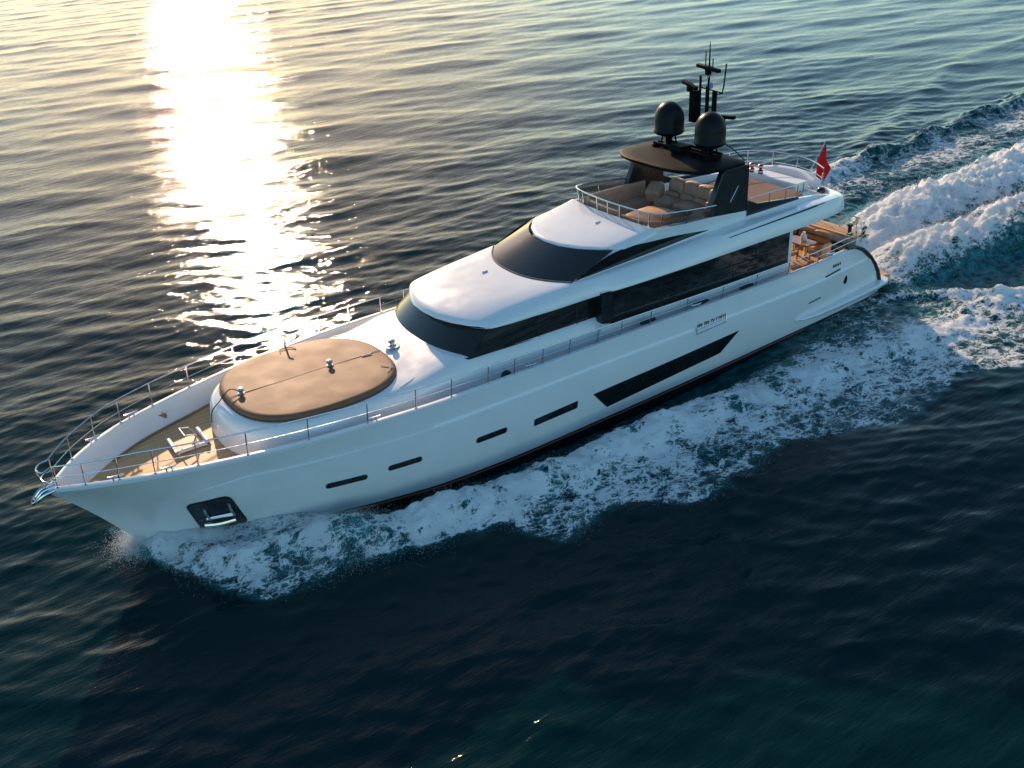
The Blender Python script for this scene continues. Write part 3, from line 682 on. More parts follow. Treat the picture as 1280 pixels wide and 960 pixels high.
g = G(); knob(g, 17.95, -.05, 3.66, .14); g.lathe([(.26, 0), (.25, .015), (0, .016)], (17.95, -.05, 3.645), 20); g.obj('deck_light', M['chrome'], coach)
# cable from the forward light over the edge of the pad
g = G(); g.tube(smoothpath([(22.74, -.05, 3.72), (22.95, -.16, 3.80), (23.12, -.22, 3.68), (23.30, -.25, 3.49), (23.56, -.20, 3.30), (23.66, -.1, 3.0)]), .016, 6); g.obj('cable', M['gasket'], pad)
for P_, r_ in (([(19.0, .04, 3.662), (18.7, .05, 3.662)], .018), ([(18.85, .95, 3.655), (18.6, 1.25, 3.65)], .012), ([(18.62, 1.2, 3.655), (18.9, 1.45, 3.65)], .010)): g = G(); g.tube(P_, r_, 6); g.obj('pad_fitting', M['chrome'], pad)
g = G(); g.tube(smoothpath([(20.85, -1.75, 3.64), (20.75, -2.0, 3.66), (20.45, -1.95, 3.66), (20.35, -1.75, 3.65)]), .014, 6); g.tube([(20.55, -2.1, 3.55), (20.5, -2.16, 3.98)], .03, 8); g.tube([(20.5, -2.16, 3.98), (20.42, -2.05, 4.0)], .03, 8); g.obj('cover_strap', M['gasket'], pad)

# foredeck hatch frame with a raised bar (before the trunk)
g = G(); cx, cy, cz = 24.35, -.35, float(deck_z(24.3)) + .03
fr = [(cx - .42, cy - .42), (cx + .42, cy - .42), (cx + .42, cy + .42), (cx - .42, cy + .42)]
hz = cz + .02
for i in range(4):
    a, b = fr[i], fr[(i + 1) % 4]
    x0, x1 = sorted((a[0], b[0])); y0, y1 = sorted((a[1], b[1])); 
    if i == 0: continue
    g.box(x0 - .05, x1 + .05, y0 - .05, y1 + .05, hz, hz + (.16 if i == 3 else .10))
hatch = g.obj('deck_hatch', M['white'], yacht, bevel=.025)
g = G(); g.box(cx - .36, cx + .36, cy - .36, cy + .36, cz, cz + .035); g.obj('hatch_lid', M['teak'], hatch)
g = G()
for y in (-.3, .2): g.tube([(cx - .32, cy + y, hz + .05), (cx - .15, cy + y, hz + .30), (cx + .1, cy + y, hz + .36)], .02, 6)
g.tube([(cx + .1, cy - .3, hz + .36), (cx + .1, cy + .2, hz + .36)], .02, 6); g.obj('hatch_strut', M['chrome'], hatch)

# ---------------------------------------------------------------- glass of the main deck house
def arc_rows(y1, x_c, x_m, z, n=25, e=2.3):
    return [(x_c + (x_m - x_c) * (1 - abs(t) ** e), y1 * t, z if np.isscalar(z) else z[0] + (z[1] - z[0]) * (1 - abs(t) ** e)) for t in np.linspace(-1, 1, n)]
def blend(a, b, k=8): return [[tuple(np.array(p) * (1 - t) + np.array(q) * t) for p, q in zip(a, b)] for t in np.linspace(0, 1, k)]
g = G(); g.grid(np.array(blend(arc_rows(2.34, 16.68, 17.30, (3.70, 3.66)), arc_rows(2.22, 15.80, 16.45, 4.46)))); wsl = g.obj('windshield', M['glass'], yacht)
g = G(); g.tube(arc_rows(2.35, 16.70, 17.33, (3.71, 3.675)), .028, 6); g.obj('gasket', M['gasket'], wsl)
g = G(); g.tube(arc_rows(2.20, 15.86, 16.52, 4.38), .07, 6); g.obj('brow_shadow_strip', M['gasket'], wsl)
for side in (1, -1):
    g = G(); bot = [(16.68, 2.345, 3.70), (14.6, 2.36, 3.66), (11.7, 2.36, 3.56)]; top = [(15.80, 2.235, 4.46), (14.0, 2.27, 4.47), (11.7, 2.30, 4.52)]
    bot = smoothpath(bot, 8); top = smoothpath(top, 8); A = np.array([bot, bot * .5 + top * .5 + np.array([0, .01, 0]), top]); A[..., 1] *= side; g.grid(A)
    o = g.obj('side_window', M['glass'], yacht)
    for x in (14.2, 12.75): g = G(); g.tube([(x, side * 2.368, 3.64), (x - .05, side * 2.29, 4.48)], .018, 5); g.obj('mullion', M['gasket'], o)
    g = G(); g.tube([(p[0], side * (p[1] + .004), p[2]) for p in bot], .022, 6); g.obj('sill', M['gasket'], o)
# saloon with the wide side windows
for side in (1, -1):
    g = G(); g.prism([(12.05, 2.25), (12.02, 3.56), (12.02, 4.62), (3.5, 4.75), (3.5, 2.25)], 'y', side * 2.35, side * 2.66); o = g.obj('saloon_wall', M['white'], yacht)
    g = G(); g.prism(rounded([(11.60, 3.47), (11.62, 4.56), (3.70, 4.66), (3.70, 3.53)], .03, 3), 'y', side * 2.60, side * 2.695)
    w = g.obj('saloon_window', M['glass'], yacht)
    g = G(); g.prism([(12.035, 3.57), (12.035, 4.58), (11.60, 4.57), (11.60, 3.46)], 'y', side * 2.30, side * 2.685); g.obj('corner_pane', M['black'], w)
    for x in (9.6, 7.4, 5.3): g = G(); g.tube([(x, side * 2.697, 3.52), (x, side * 2.697, 4.62)], .010, 5); g.obj('mullion', M['gasket'], w)
    g = G(); g.prism([(11.63, 3.44), (3.68, 3.50), (3.68, 3.535), (11.6, 3.475)], 'y', side * 2.62, side * 2.71); g.obj('sill', M['black'], w)
g = G(); g.box(3.45, 3.62, -2.4, 2.4, 2.5, 4.7); g.obj('saloon_door', M['glass'], yacht)

# ---------------------------------------------------------------- upper deck moulding with its brow
SEC = [  # x, centre z, inner (y,z), crease (y,z), lower edge (y,z), bow bulge
    (15.98, 4.46, 1.9, 4.46, 2.22, 4.45, 2.25, 4.43, .85), (15.92, 4.56, 1.9, 4.55, 2.27, 4.49, 2.31, 4.41, .85), (15.7, 4.66, 1.95, 4.63, 2.31, 4.54, 2.36, 4.40, .84),
    (15.2, 4.77, 1.95, 4.74, 2.34, 4.61, 2.41, 4.40, .80), (14.5, 4.87, 1.98, 4.84, 2.37, 4.70, 2.46, 4.42, .72), (13.6, 4.95, 2.0, 4.93, 2.40, 4.81, 2.52, 4.44, .6),
    (12.75, 5.00, 2.1, 4.99, 2.43, 4.90, 2.56, 4.47, .4), (12.0, 5.04, 2.2, 5.03, 2.48, 4.95, 2.62, 4.50, .2), (11.2, 5.07, 2.2, 5.08, 2.54, 5.00, 2.76, 4.55, 0),
    (10, 5.1, 2.2, 5.14, 2.62, 5.08, 2.86, 4.60, 0), (8, 5.12, 2.2, 5.25, 2.68, 5.20, 2.90, 4.64, 0), (5, 5.12, 2.2, 5.36, 2.70, 5.32, 2.90, 4.70, 0), (2.5, 5.12, 2.2, 5.36, 2.68, 5.34, 2.86, 4.74, 0),
    (1.5, 5.12, 2.2, 5.32, 2.62, 5.32, 2.80, 4.78, -.35), (1.0, 5.12, 2.15, 5.28, 2.54, 5.28, 2.70, 4.82, -.6), (.75, 5.12, 2.0, 5.22, 2.40, 5.20, 2.54, 4.88, -.75), (.62, 5.08, 1.9, 5.12, 2.25, 5.1, 2.36, 4.95, -.8), (.58, 5.0, 1.8, 5.02, 2.1, 5.02, 2.15, 4.99, -.8)]
def upsec(s, side):
    x, zc, yi, zi, yc, zc2, yd, zd, bl = s
    P = [(0, zc), (yi * .35, zc), (yi * .7, zc * .7 + zi * .3), (yi, zi), ((yi + yc) / 2, (zi + zc2) / 2 + .02), (yc, zc2), (yc + (yd - yc) * .55, zc2 + (zd - zc2) * .32), (yd, zd + .07), (yd + .005, zd + .02), (yd - .05, zd), (yd - .35, zd - .01), (yd * .4, zd - .01), (0, zd - .01)]
    return [(x + bl * (1 - min(1, (p[0] / yd)) ** 2.3), side * p[0], p[1]) for p in P]
X0 = np.array([s[0] for s in SEC][::-1]); fns = [pchip(X0, [s[k] for s in SEC][::-1]) for k in range(1, 9)]
fine = sorted(set(list(np.linspace(.58, 1.6, 16)) + list(np.linspace(1.6, 15, 60)) + list(np.linspace(15, 15.98, 18))))
g = G()
for side in (1, -1):
    A = np.array([upsec([x] + [float(f(x)) for f in fns], side) for x in fine]); g.grid(A)
upper = g.obj('upper_deck', M['white'], yacht, autosmooth=48)
# black styling line sweeping along the shoulder
for side in (1, -1):
    g = G(); pts = []
    for x, k in ((9.6, .25), (8, .3), (6.2, .36), (4.5, .52), (3, .72), (2.0, .9)):
        s = [float(f(x)) for f in fns]; yi, zi, yc, zc2 = s[1], s[2], s[3], s[4]; pts.append((x, side * (yc + .05), zc2 - .20 + .20 * k + .0))
    g.tube(smoothpath(pts), [.012] * 4 + [.028] * (len(smoothpath(pts)) - 8) + [.012] * 4, 6); g.obj('styling_line', M['gasket'], upper)
# upper windshield
g = G(); g.grid(np.array(blend(arc_rows(2.19, 12.76, 13.62, (5.0, 4.985)), arc_rows(2.14, 11.12, 12.30, 5.62)))); wsu = g.obj('pilothouse_windshield', M['glass'], yacht)
g = G(); g.tube(arc_rows(2.19, 12.78, 13.65, (5.0, 4.99)), .022, 6); g.obj('gasket', M['gasket'], wsu)
# pilothouse roof
RS = [(11.0, 5.60, 1.8, 5.59, 2.12, 5.57, 2.13, 5.55, 1.22), (10.97, 5.66, 1.85, 5.65, 2.16, 5.62, 2.19, 5.55, 1.22), (10.8, 5.71, 1.85, 5.70, 2.16, 5.65, 2.21, 5.56, 1.12), (10.3, 5.80, 1.9, 5.79, 2.17, 5.73, 2.22, 5.60, .75), (9.7, 5.92, 1.95, 5.91, 2.18, 5.85, 2.225, 5.68, .25), (9.45, 5.96, 1.98, 5.95, 2.18, 5.91, 2.225, 5.72, .16), (9.40, 5.90, 1.98, 5.90, 2.17, 5.88, 2.21, 5.72, .16)]
Xr = np.array([s[0] for s in RS][::-1]); rf = [pchip(Xr, [s[k] for s in RS][::-1]) for k in range(1, 9)]
g = G()
for side in (1, -1): g.grid(np.array([upsec([x] + [float(f(x)) for f in rf], side) for x in np.concatenate([np.linspace(9.40, 9.48, 5), np.linspace(9.55, 10.8, 16), np.linspace(10.85, 11.0, 10)])]))
g.box(9.40, 9.52, -2.1, 2.1, 5.1, 5.72)
roof = g.obj('pilothouse_roof', M['white'], yacht, autosmooth=48)
# flybridge side coaming
COAM = [(12.70, 5.0), (11.12, 5.58), (10.3, 5.64), (9.45, 5.90), (8.6, 5.88), (7.2, 5.80), (5.4, 5.66), (3, 5.54), (1.6, 5.40), (1.1, 5.28), (1.1, 5.0)]
for side in (1, -1):
    g = G(); g.prism(COAM, 'y', side * 2.03, side * 2.205); c = g.obj('coaming', M['white'], upper, bevel=.03, autosmooth=30)
    top = smoothpath([(12.74, 0, 5.02), (11.14, 0, 5.57), (9.3, 0, 5.55), (8.2, 0, 5.48), (7.1, 0, 5.37)], 6); bot = smoothpath([(12.74, 0, 5.015), (11.6, 0, 5.08), (9.6, 0, 5.20), (8.2, 0, 5.30), (7.1, 0, 5.365)], 6)
    A = np.array([[(p[0], side * 2.212, p[2]) for p in bot], [(p[0], side * 2.214, p[2]) for p in top]]); g = G(); g.grid(A)
    g.obj('pilothouse_side_window', M['glass'], upper)
for x, y, z in ((14.25, -.45, 4.90), (10.3, .35, 5.82)):
    g = G(); g.lathe([(.10, 0), (.10, .03), (.05, .05), (.05, .08), (0, .09)], (x, y, z), 14); g.tube([(x - .1, y, z + .07), (x + .1, y, z + .07)], .025, 6); g.obj('roof_fitting', M['chrome'], yacht)

# ---------------------------------------------------------------- hardtop, arch legs, domes and mast
HZ = 7.30
hp_ = rounded([(8.02, 0.75), (7.86, 1.45), (7.35, 2.12), (6.6, 2.22), (5.36, 2.16), (5.24, 0), (5.36, -2.16), (6.6, -2.22), (7.35, -2.12), (7.86, -1.45), (8.02, -.75)], .35, 5)
g = G(); n = len(hp_); c = np.mean(hp_, 0); rows = []
for z, k in ((-.08, .0), (-.08, .6), (-.075, .95), (-.045, .992), (.0, 1.0), (.03, .99), (.05, .965), (.066, .7), (.074, .35), (.076, 0)):
    rows.append([(c[0] + (p[0] - c[0]) * max(k, .002), (p[1]) * max(k, .002), HZ + z - .008 * (p[1] * k) ** 2) for p in hp_])
g.grid(np.array(rows), cv=True); hard = g.obj('hardtop', M['blackmatt'], yacht, autosmooth=50)
g = G(); A = []
for k, z in ((.955, .062), (.94, .066)): A.append([(c[0] + (p[0] - c[0]) * k, p[1] * k, HZ + z - .018 * (p[1] * k) ** 2) for p in hp_])
for side in (1, -1):
    g = G(); y0, y1 = side * 1.98, side * 2.2
    leg = rounded([(6.55, 7.22), (5.36, 7.24), (5.36, 5.50), (7.22, 5.72)], .12, 4)
    g.prism(leg, 'y', y0, y1); o = g.obj('arch_leg', M['black'], yacht, bevel=.04, autosmooth=30)
    g = G(); g.prism([(6.25, 6.05), (6.10, 6.02), (5.78, 6.62), (5.84, 6.66)], 'y', side * 2.19, side * 2.212); g.obj('trim_strip', M['gasket'], o)
    g = G(); g.tube([(6.22, side * 2.225, 6.12), (5.88, side * 2.225, 6.60)], .012, 5); g.obj('trim_light', M['chrome'], o)
    g = G(); g.prism([(5.40, 5.45), (5.40, 6.02), (4.9, 5.80), (3.6, 5.66), (2.85, 5.60), (2.85, 5.50)], 'y', side * 2.10, side * 2.235); g.obj('wing_panel', M['black'], upper, bevel=.02)
# mounting rack for the domes
g = G()
g.tube([(5.85, -1.35, HZ + .20), (5.85, 1.35, HZ + .20)], .05, 6); rack = g.obj('dome_rack', M['blackmatt'], yacht)
for x in (6.3, 6.08):
    g = G(); g.tube([(x, -1.5, HZ + .17), (x, 1.3, HZ + .17)], .045, 6); g.obj('cross_tube', M['blackmatt'], rack)
for y in (-1.4, -.45, .45, 1.2):
    g = G(); g.box(5.72, 6.42, y - .06, y + .06, HZ - .0, HZ + .14); g.obj('rack_foot', M['blackmatt'], rack, bevel=.015)
g = G(); g.box(6.0, 6.5, -.55, .1, HZ + .1, HZ + .3); g.obj('equipment_box', M['blackmatt'], rack, bevel=.03)
g = G(); g.tube(smoothpath([(5.7, 1.0, 7.9), (5.45, 1.5, 7.6), (5.32, 1.9, 7.3)]), .02, 6); g.obj('dome_cable', M['gasket'], rack)
for y in (-1.0, 1.0):
    g = G(); z0 = 7.80 if y > 0 else 7.86
    g.lathe([(.30, -.04), (.47, -.03), (.525, .03), (.53, .10), (.515, .12), (.515, .46), (.50, .60), (.455, .75), (.38, .88), (.27, .98), (.14, 1.04), (0, 1.06)], (6.05, y, z0), 40)
    o = g.obj('satellite_dome', M['dome'], yacht, autosmooth=45)
    g = G(); g.lathe([(.20, -.5), (.20, -.38), (.12, -.36), (.12, -.18), (.17, -.14), (.22, -.04)], (6.05, y, z0), 18)
    g.obj('pedestal', M['blackmatt'], o)
    for a in range(4):
        g = G(); t = a * math.pi / 2 + .6; g.tube([(6.05 + .3 * math.cos(t), y + .3 * math.sin(t), z0 - .5), (6.05 + .2 * math.cos(t), y + .2 * math.sin(t), z0 - .05)], .03, 6); g.obj('strut', M['blackmatt'], o)
mast = G(); MX = 5.25
mast.tube([(MX, 0, 7.35), (MX, 0, 8.5), (MX, .02, 9.7), (MX, .02, 10.86)], [.055, .05, .04, .014], 8); mast = mast.obj('mast', M['blackmatt'], yacht)
def mp(name, pts, r, n=6, m='blackmatt', par=None):
    g = G(); g.tube(pts, r, n); return g.obj(name, M[m], par or mast)
for x, y, zt, r in ((MX + .05, -.32, 9.75, .042), (MX - .1, -.16, 9.4, .04), (MX, .32, 9.30, .085)):
    mp('mast_leg', [(x, y, 7.35), (x, y, zt)], r, 8)
mp('mast_rung', [(MX, -.34, 8.2), (MX, .34, 8.2)], .02); mp('mast_rung', [(MX, -.34, 8.75), (MX, .3, 8.75)], .02); mp('mast_rung', [(MX, -.34, 9.35), (MX, .62, 9.3)], .022)
mp('antenna_bracket', [(MX, .34, 9.2), (MX, .66, 9.28), (MX, .72, 9.5), (MX, .80, 10.25)], .026)
g = G(); g.box(MX - .14, MX + .14, -.76, -.48, 8.15, 9.22); o = g.obj('equipment_locker', M['blackmatt'], mast, bevel=.02)
mp('locker_arm', [(MX, -.6, 8.3), (MX, 0, 8.3)], .025)
def radar(y0, z0, L, rot, dz=0):
    g = G(); cx = MX; ca, sa = math.cos(rot), math.sin(rot)
    for k in range(1):
        sec = []
        for t, w, h in ((-1, .05, .03), (-.97, .075, .06), (-.4, .07, .055), (0, .09, .07), (.4, .07, .055), (.97, .075, .06), (1, .05, .03)):
            X = cx + sa * t * L / 2; Y = y0 + ca * t * L / 2; Z = z0 + t * dz
            sec.append([(X + sx * w * ca, Y - sx * w * sa, Z + sz * h) for sx, sz in ((-1, -1), (1, -1), (1, 1), (-1, 1))])
        g.grid(np.array(sec), cv=True); m_ = len(g.v); g.f.append((0, 1, 2, 3)); g.f.append((m_ - 4, m_ - 3, m_ - 2, m_ - 1))
    o = g.obj('radar_bar', M['blackmatt'], yacht, bevel=.012)
    g = G(); g.lathe([(.09, -.22), (.11, -.18), (.11, -.06), (.06, -.02)], (cx, y0, z0), 14); g.obj('radar_pedestal', M['blackmatt'], o)
radar(-.02, 10.02, 1.25, .15, -.02); radar(-.88, 9.36, .85, .2, -.06); radar(.72, 8.52, 1.0, -.2, .03)
mp('whip_antenna', [(MX, -.16, 9.9), (MX, -.16, 10.55)], .02); mp('whip_antenna', [(MX, .18, 9.9), (MX, .18, 10.35)], .02)
g = G(); g.lathe([(.05, 0), (.06, .05), (.06, .16), (.03, .2), (0, .2)], (MX, .02, 9.72), 12); g.obj('mast_light', M['chrome'], mast)

# ---------------------------------------------------------------- rails
def rail_h(x): return float(np.interp(x, [0, 8, 14, 18, 22, 26, 28.5], [.44, .44, .50, .58, .66, .70, .60]))
def rail_y(x, t): return max(float(sheer_b(min(x, 28.1))) - .09 + .03 * t, 0.0)
def rail_path(t):
    P = []
    X = np.concatenate([np.linspace(.9, 26, 60), np.linspace(26.3, 27.9, 10)])
    for x in X: P.append((x, rail_y(x, t), float(sheer_z(x)) + .04 + rail_h(x) * t))
    q = 28.14 + .10 * t; P += [(q - .12, .26, float(sheer_z(28.1)) + .06 + .58 * t)]
    P += [(q, .0, float(sheer_z(28.1)) + .08 + .55 * t)]
    return P + [(p[0], -p[1], p[2]) for p in P[-2::-1]]
g = G(); g.tube(smoothpath(rail_path(1.0), 2), .021, 8); rail = g.obj('deck_rail', M['chrome'], yacht)
g = G(); g.tube(smoothpath(rail_path(.48), 2), .0125, 6); g.obj('mid_rail', M['chrome'], rail)
stx = [1.0, 2.6, 4.2, 5.8, 7.4, 9.0, 10.55, 11.75, 12.7, 13.75, 14.75, 15.75, 16.65, 17.85, 18.95, 20.35, 21.95, 23.5, 24.7, 25.7, 26.5, 27.25, 27.85]
for side in (1, -1):
    for x in stx:
        z0 = float(sheer_z(x)) + .03; h = rail_h(x)
        g = G(); g.tube([(x + .03, side * rail_y(x, 0), z0), (x + .02, side * rail_y(x, .5), z0 + h * .5), (x, side * rail_y(x, 1), z0 + h)], .017, 6)
        g.lathe([(.045, 0), (.045, .015), (.02, .03)], (x + .03, side * rail_y(x, 0), z0 + .01), 8); g.obj('stanchion', M['chrome'], rail)
for x, y, h in ((28.22, 0, .74),):
    g = G(); g.tube([(x - .1, 0, 2.72), (x + .02, 0, 2.72 + .5)], .02, 6); g.obj('stanchion', M['chrome'], rail)
# stem head roller and pulpit platform
g = G(); g.tube(smoothpath([(27.95, .22, 2.72), (28.25, .2, 2.66), (28.48, .12, 2.50), (28.53, 0, 2.42), (28.48, -.12, 2.50), (28.25, -.2, 2.66), (27.95, -.22, 2.72)]), .04, 8); o = g.obj('stem_fitting', M['chrome'], yacht)
for y in (-.08, .08):
    g = G(); g.tube(smoothpath([(27.9, y, 2.76), (28.25, y, 2.70), (28.48, y, 2.48)]), .035, 8); g.obj('roller_cheek', M['chrome'], o)
g = G(); g.lathe([(.09, -.05), (.06, 0), (.09, .05)], (28.42, 0, 2.50), 12); g.obj('roller', M['gasket'], o)
g = G(); g.lathe([(.14, 0), (.14, .04), (.09, .07), (.09, .18), (.13, .21), (.08, .25), (0, .26)], (27.0, .18, float(deck_z(27.0)) + .03), 16); g.obj('windlass', M['chrome'], yacht)
# cleats and fairleads along the cap rail and on the side deck
def cleat(x, y, z, rot=0):
    g = G(); c, s = math.cos(rot), math.sin(rot)
    def T(a, b, h): return (x + a * c - b * s, y + a * s + b * c, z + h)
    g.tube([T(-.20, 0, .13), T(-.12, 0, .11), T(.12, 0, .11), T(.20, 0, .13)], [.02, .03, .03, .02], 6)
    o = g.obj('cleat', M['chrome'], yacht)
    for a in (-.07, .07):
        g = G(); g.tube([T(a, 0, 0), T(a, 0, .11)], .024, 6); g.obj('cleat_foot', M['chrome'], o)
for side in (1, -1):
    for x in (26.6, 25.4, 20.2, 15.2, 8.6, 1.9): cleat(x, side * (float(sheer_b(x)) - .09), float(sheer_z(x)) + .04, -side * .12)
    g = G(); zc = float(sheer_z(15.85)) + .13
    g.lathe([(.13, -.04), (.17, -.03), (.17, .03), (.13, .04), (.08, .045), (.0, .03)], (0, 0, 0), 18)
    g.v = [(15.85 + p[0], side * (float(sheer_b(15.85)) - .42 - p[2]), zc - .25 + p[1]) for p in g.v]; g.obj('fairlead', M['gasket'], bulwark)
    if side > 0: continue
    g = G(); zc = float(sheer_z(24.6)) - .36; g.lathe([(.10, -.02), (.15, -.01), (.15, .02), (.10, .03)], (0, 0, 0), 16)
    b_ = float(sheer_b(24.6)) - .2; g.v = [(24.6 + p[0] - .02, side * (b_ - p[2]), zc + p[1]) for p in g.v]; g.obj('fairlead', M['chrome'], bulwark)
# side-deck clutter: coiled dark lines
for side in (1,):
    for x in (10.4, 8.1, 6.0):
        g = G(); P = [(x + .30 * math.cos(t) * (1 + .05 * math.sin(3 * t)), side * (2.98 + .06 * math.sin(t)), float(sheer_z(x)) - .02 + .02 * t / 6) for t in np.linspace(0, 14, 60)]
        g.tube(P, .03, 6); g.v = [tuple(p) for p in g.v]
        o = g.obj('coiled_line', M['gasket'], None, origin=(x, 2.98, float(sheer_z(x)) - .05)); o.matrix_world = frame_at((x, 2.98, float(sheer_z(x)) - .05))
        tag(o, {10.4: 'coil of dark rope on the near side deck below the foremost big saloon pane', 8.1: 'coil of dark rope on the near side deck beside the middle of the saloon window', 6.0: 'coil of dark rope on the near side deck nearest the aft deck'}[x], 'rope', 'coils of rope on the near side deck')

# flybridge front rail with smoked screen
FR = smoothpath([(6.95, 2.30), (8.2, 2.33), (9.0, 2.24), (9.36, 2.02), (9.52, 1.5), (9.60, .6), (9.62, 0), (9.60, -.6), (9.52, -1.5), (9.36, -2.02), (9.0, -2.24), (8.2, -2.33), (6.95, -2.30)], 6)
def flyz(x): return float(np.interp(x, [6.9, 8.5, 9.4, 9.7], [6.18, 6.33, 6.37, 6.37]))
g = G(); g.tube([(p[0], p[1], flyz(p[0])) for p in FR], .026, 8); fr_ = g.obj('flybridge_rail', M['chrome'], yacht)
g = G(); A = np.array([[(p[0] - .02, p[1] * .985, flyz(p[0]) - .02) for p in FR], [(p[0] - .02, p[1] * .965, float(np.interp(p[0], [6.9, 9.4], [5.78, 5.90]))) for p in FR]]); g.grid(A); g.obj('wind_screen', M['screen'], fr_)
for k in (6, 14, 20, 24, 30, 36, 42, 48, 52, 58, 66):
    p = FR[k]; g = G(); g.tube([(p[0] - .02, p[1] * .96, float(np.interp(p[0], [6.9, 9.4], [5.78, 5.88]))), (p[0], p[1], flyz(p[0]))], .022, 6); g.obj('stanchion', M['chrome'], fr_)
# flybridge aft rail
AR = smoothpath([(5.35, 2.2), (4.2, 2.2), (3.2, 2.22), (2.75, 2.2), (2.55, 2.12)], 6)
g = G(); P = [(p[0], p[1], 6.05 + .0 * p[0]) for p in AR] + [(2.5, 2.1, 5.95), (2.5, 2.1, 5.5)]; g.tube(P, .022, 8); ar_ = g.obj('aft_rail', M['chrome'], yacht)
for x in (4.3, 3.5, 2.9): g = G(); g.tube([(x, 2.18, 5.5), (x, 2.2, 6.05)], .018, 6); g.obj('stanchion', M['chrome'], ar_)
BR = smoothpath([(5.3, -2.25), (3.2, -2.25), (1.8, -2.2), (1.0, -2.0), (.35, -1.3), (.1, -.3), (.15, .5), (.5, 1.3)], 6)
g = G(); g.tube([(p[0], p[1], 6.15 - .2 * (k / len(BR)) ** 2) for k, p in enumerate(BR)], .022, 8); br_ = g.obj('aft_rail', M['chrome'], yacht)
g = G(); g.tube([(p[0], p[1], 5.72 - .15 * (k / len(BR)) ** 2) for k, p in enumerate(BR)], .014, 6); g.obj('mid_rail', M['chrome'], br_)
for k in (6, 12, 18, 24, 30, 36, 42):
    p = BR[min(k, len(BR) - 1)]; g = G(); g.tube([(p[0] + .03, p[1] * .98, 5.12), (p[0], p[1], 6.15 - .2 * (k / len(BR)) ** 2)], .018, 6); g.obj('stanchion', M['chrome'], br_)

# ---------------------------------------------------------------- things on the flybridge
FZ = 5.14
g = G(); g.box(5.3, 9.35, -1.98, 1.98, FZ, FZ + .03); g.obj('flybridge_floor', M['teak'], upper)
# wrap-round bench along the front and starboard side, under the rail
def bench(path, w, z0, z1, n=6):
    """a padded seat or back swept along a plan path (x, y); w = depth towards the right of the path"""
    P = smoothpath(path, n); g = G(); T = np.gradient(P, axis=0); T /= np.linalg.norm(T, axis=1)[:, None]; N_ = np.stack([-T[:, 1], T[:, 0]], -1); A = []
    prof = [(0, 0), (0, .8), (.04, .94), (.15, 1.0), (.5, 1.03), (.85, 1.0), (.96, .94), (1, .8), (1, 0)]
    for p, q in zip(P, N_): A.append([(p[0] + q[0] * w * a, p[1] + q[1] * w * a, z0 + (z1 - z0) * b) for a, b in prof])
    k = len(g.v); g.grid(np.array(A)); m_ = len(prof); L = len(P); g.f.append(tuple(range(k, k + m_))); g.f.append(tuple(k + (L - 1) * m_ + j for j in reversed(range(m_)))); return g
sofa = rest('lounge_sofa', bench([(5.75, -1.15), (5.55, 0), (5.75, 1.75)], -.95, FZ + .03, 5.52), M['leather'], (5.7, .3, FZ + .03), 'brown leather sofa with plump back cushions across the flybridge under the black hardtop', 'sofa')
at = (5.7, .3, FZ + .03)
for k, (y, x, rt) in enumerate(((-.82, 5.72, .1), (-.17, 5.62, .04), (.48, 5.62, -.04), (1.13, 5.72, -.12), (1.66, 5.86, -.3))):
    child_of(sofa, 'back_cushion', cushion(x - .17, x + .17, y - .34, y + .34, 5.42, 6.14, puff=.07, rot=rt, tilt=-.22), M['leather'], at)
    child_of(sofa, 'lumbar_roll', cushion(x + .12, x + .34, y - .31, y + .31, 5.46, 5.76, puff=.03, rot=rt, tilt=-.2), M['leather'], at)
for k, (y, x) in enumerate(((-.75, 6.2), (.3, 6.15), (1.3, 6.25))):
    child_of(sofa, 'seat_cushion', cushion(x - .46, x + .46, y - .5, y + .5, 5.44, 5.62, puff=.035), M['leather'], at)
at2 = (7.6, -1.5, FZ + .03)
b2 = rest('corner_bench', bench([(6.35, -1.98), (8.0, -1.99), (8.85, -1.88), (9.25, -1.45), (9.36, -.6), (9.38, .2)], .62, FZ + .03, 5.50), M['leather'], at2, 'low curved brown bench along the far front corner of the flybridge', 'bench')
child_of(b2, 'backrest', bench([(6.35, -2.01), (8.0, -2.02), (8.9, -1.92), (9.3, -1.48), (9.40, -.6), (9.42, .2)], .16, 5.48, 6.02), M['leather'], at2)
at3 = (6.7, -1.2, 5.5)
rest('arm_cushion', cushion(6.05, 6.75, -1.55, -1.0, 5.5, 6.0, puff=.07, rot=.5, tilt=.35), M['leather'], at3, 'brown scatter cushion propped on the far arm of the flybridge sofa', 'cushion')
at4 = (7.75, .35, FZ + .03)
ot = rest('ottoman', cushion(7.05, 8.55, -.55, 1.15, FZ + .03, 5.62, puff=.12, rot=.1), M['tan'], at4, 'large sunlit tan ottoman in the middle of the flybridge', 'ottoman')
at5 = (8.75, 1.45, FZ + .03)
st_ = rest('side_seat', bench([(9.3, .35), (9.26, 1.2), (8.9, 1.7), (8.2, 1.9), (7.2, 1.95)], .5, FZ + .03, 5.56), M['tan'], at5, 'tan padded seat in the near front corner of the flybridge', 'seat')
child_of(st_, 'backrest', bench([(9.34, .35), (9.30, 1.24), (8.93, 1.76), (8.2, 1.97), (7.2, 2.01)], .13, 5.52, 5.93), M['leather'], at5)
at6 = (8.15, 1.72, 5.58)
rest('red_cushion', cushion(7.75, 8.25, 1.5, 1.92, 5.57, 5.74, puff=.03), M['redpaint'], at6, 'small dark red cushion on the near flybridge seat', 'cushion')
